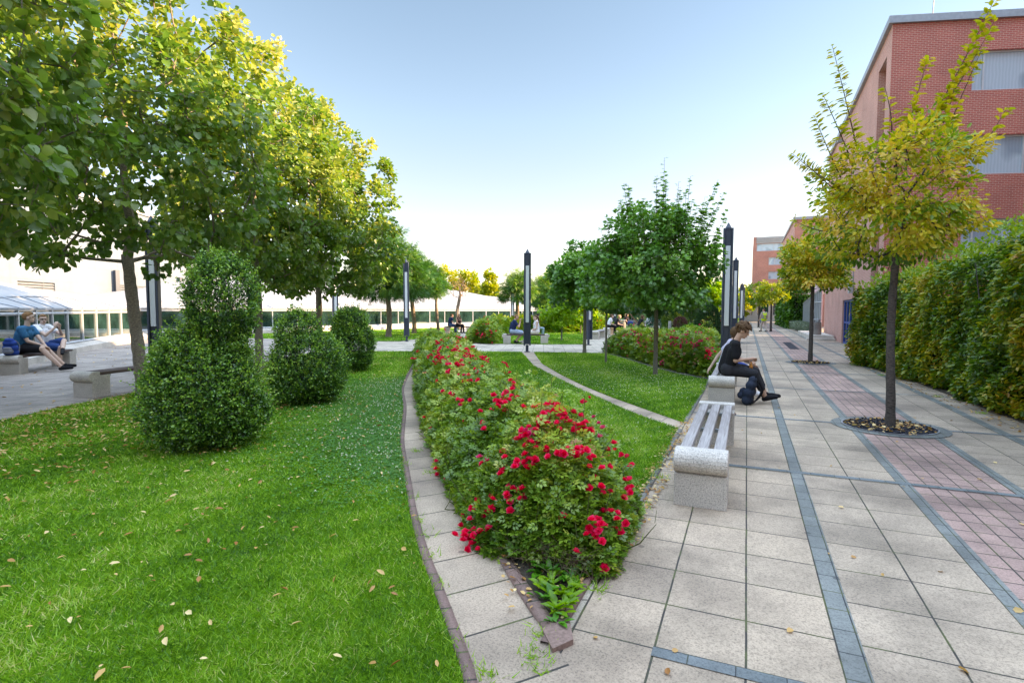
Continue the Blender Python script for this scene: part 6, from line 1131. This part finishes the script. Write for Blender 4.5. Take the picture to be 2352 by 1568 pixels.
# middle path
J = sitJ(20, seat=.46, wrL=(-.1, .40, .62), wrR=(.1, .40, .62)); person('woman in white shirt and black trousers bending forward near the concrete bin', (-8.05, 34.0), R(-62), J, dict(top='white_cloth', bottom='black'), (0, -5), ('hair_brown', 'bun'), 'skin_pale', 1.02, .018, True, leg_cover=1, shoes='white_cloth', group=PG)
J = sitJ(24, seat=.46, wrL=(-.05, .34, .85), wrR=(.1, .40, .62), kneeL=(.0, .45, .62)); person('young woman in black, hand at her chin, next to the white shirted woman', (-7.75, 34.7), R(-75), J, dict(top='black', bottom='black'), (20, 0), ('hair_blond', 'bun'), 'skin_pale', 1.0, .018, True, leg_cover=1, group=PG)
J = sitJ(22, seat=.46, wrL=(-.1, .42, .6), wrR=(.1, .42, .6)); person('girl with long hair in black t-shirt and shorts, under the cloud pine', (-5.98, 33.0), R(-58), J, dict(top='black', bottom='black'), (10, -15), ('hair_brown', 'long'), 'skin', 1.0, .018, True, leg_cover=.4, shoes='white_cloth', group=PG)
J = sitJ(22, seat=.46, wrL=(-.1, .42, .62), wrR=(.1, .42, .62)); person('short haired young man in white t-shirt and light shorts, beside the girl in black', (-5.55, 33.45), R(-50), J, dict(top='white_cloth', bottom='cream'), (0, -30), ('hair_blond', 'bald'), 'skin_pale', 1.03, .018, leg_cover=.4, shoes='white_cloth', group=PG)
J = sitJ(20, seat=.46); person('long haired woman in dark clothes on the far bench, left of the blonde one', at(1433, 44.2), R(-70), J, dict(top='maroon', bottom='black'), (0, -10), ('hair_dark', 'long'), 'skin_pale', 1.0, .02, True, leg_cover=1, group=PG)
J = sitJ(22, seat=.46); person('blonde woman in black on the far bench just behind the suitcase', at(1442, 44.6), R(60), J, dict(top='black', bottom='black'), (0, -10), ('hair_blond', 'long'), 'skin_pale', 1.0, .02, True, leg_cover=1, group=PG)
# walking warden
J = dict(pelvis=(0, 0, .95), chest=(0, .0, 1.22), neck=(0, .01, 1.45), head=(0, .05, 1.60), shL=(-.2, 0, 1.40), shR=(.2, 0, 1.40), hipL=(-.09, 0, .93), hipR=(.09, 0, .93), knL=(-.09, .16, .52), knR=(.09, -.02, .50), anL=(-.08, .20, .09), anR=(.09, -.20, .10), toL=(-.08, .36, .05), toR=(.09, -.05, .05), elL=(-.26, .05, 1.13), elR=(.26, -.06, 1.13), wrL=(-.24, .24, .92), wrR=(.25, .06, .88))
wk = person('man in a yellow high visibility vest and beige trousers walking on the far walkway', (1.15, 43.4), R(38), J, dict(top='shirt_grey', bottom='beige'), (25, 0), ('hair_brown', 'bald'), 'skin', .98, .016, shoes='black', heavy=1.05, leg_cover=1)
v = [cap((0, 0, .93), (0, 0, 1.22), .145, .155), cap((-.13, 0, 1.38), (.13, 0, 1.38), .085, .085), cap((-.1, 0, .92), (.1, 0, .92), .13, .13), cap((-.08, 0, 1.2), (-.1, 0, 1.36), .11, .09), cap((.08, 0, 1.2), (.1, 0, 1.36), .11, .09)]
solid('safety_vest', v, M['hivis'], wk, .016, 3); m_ = MB()
for z_ in (1.0, 1.16): m_.lathe([(.256, z_), (.256, z_+.045)], 24)
m_.v = [(x*1.0, y*.72, z) for x, y, z in m_.v]; m_.build('reflective_strip', M['reflect'], wk)
b_ = empty('water_bottle', (.93, 43.55, .72), 0, 'blue water bottle in the hand of the man in the yellow vest', 'bottle'); m_ = MB(); m_.lathe([(0, -.1), (.04, -.1), (.04, .08), (.015, .12), (.015, .15), (0, .15)], 12); m_.build('plastic', M['teal'], b_, smooth=True); m_ = MB(); m_.lathe([(.018, .14), (.018, .165)], 10); m_.build('cap', M['blue'], b_)
# watch and shirt print of the man with glasses would be parts of him; distant red roofed house
hs = empty('small_house', at(1163, 95)+(0,), R(20), 'small building with red roof beyond the gardens', 'house'); m_ = MB(); m_.box((0, 0, 1.2), (7, 5, 2.4)); m_.build('wall', M['beige'], hs); m_ = MB(); m_.add([(-3.7, -2.7, 2.4), (3.7, -2.7, 2.4), (3.7, 2.7, 2.4), (-3.7, 2.7, 2.4), (-3.7, 0, 3.5), (3.7, 0, 3.5)], [(0, 1, 5, 4), (2, 3, 4, 5), (0, 4, 3), (1, 2, 5), (0, 3, 2, 1)]); m_.build('roof', M['brick_far'], hs)
pv = empty('glass_pavilion', at(1285, 62)+(0,), R(24), 'distant glass pavilion with thin white posts seen left of the maples', 'pavilion'); m_ = MB(); m_.box((0, 0, 1.5), (5.4, 3, 2.6)); m_.build('glazing', M['darkglass'], pv); m_ = MB(); [m_.box((x, -1.56, 1.5), (.08, .08, 3)) for x in np.linspace(-2.7, 2.7, 6)]; m_.box((0, 0, 2.95), (6.2, 4, .14)); m_.build('frame', M['white_metal'], pv)
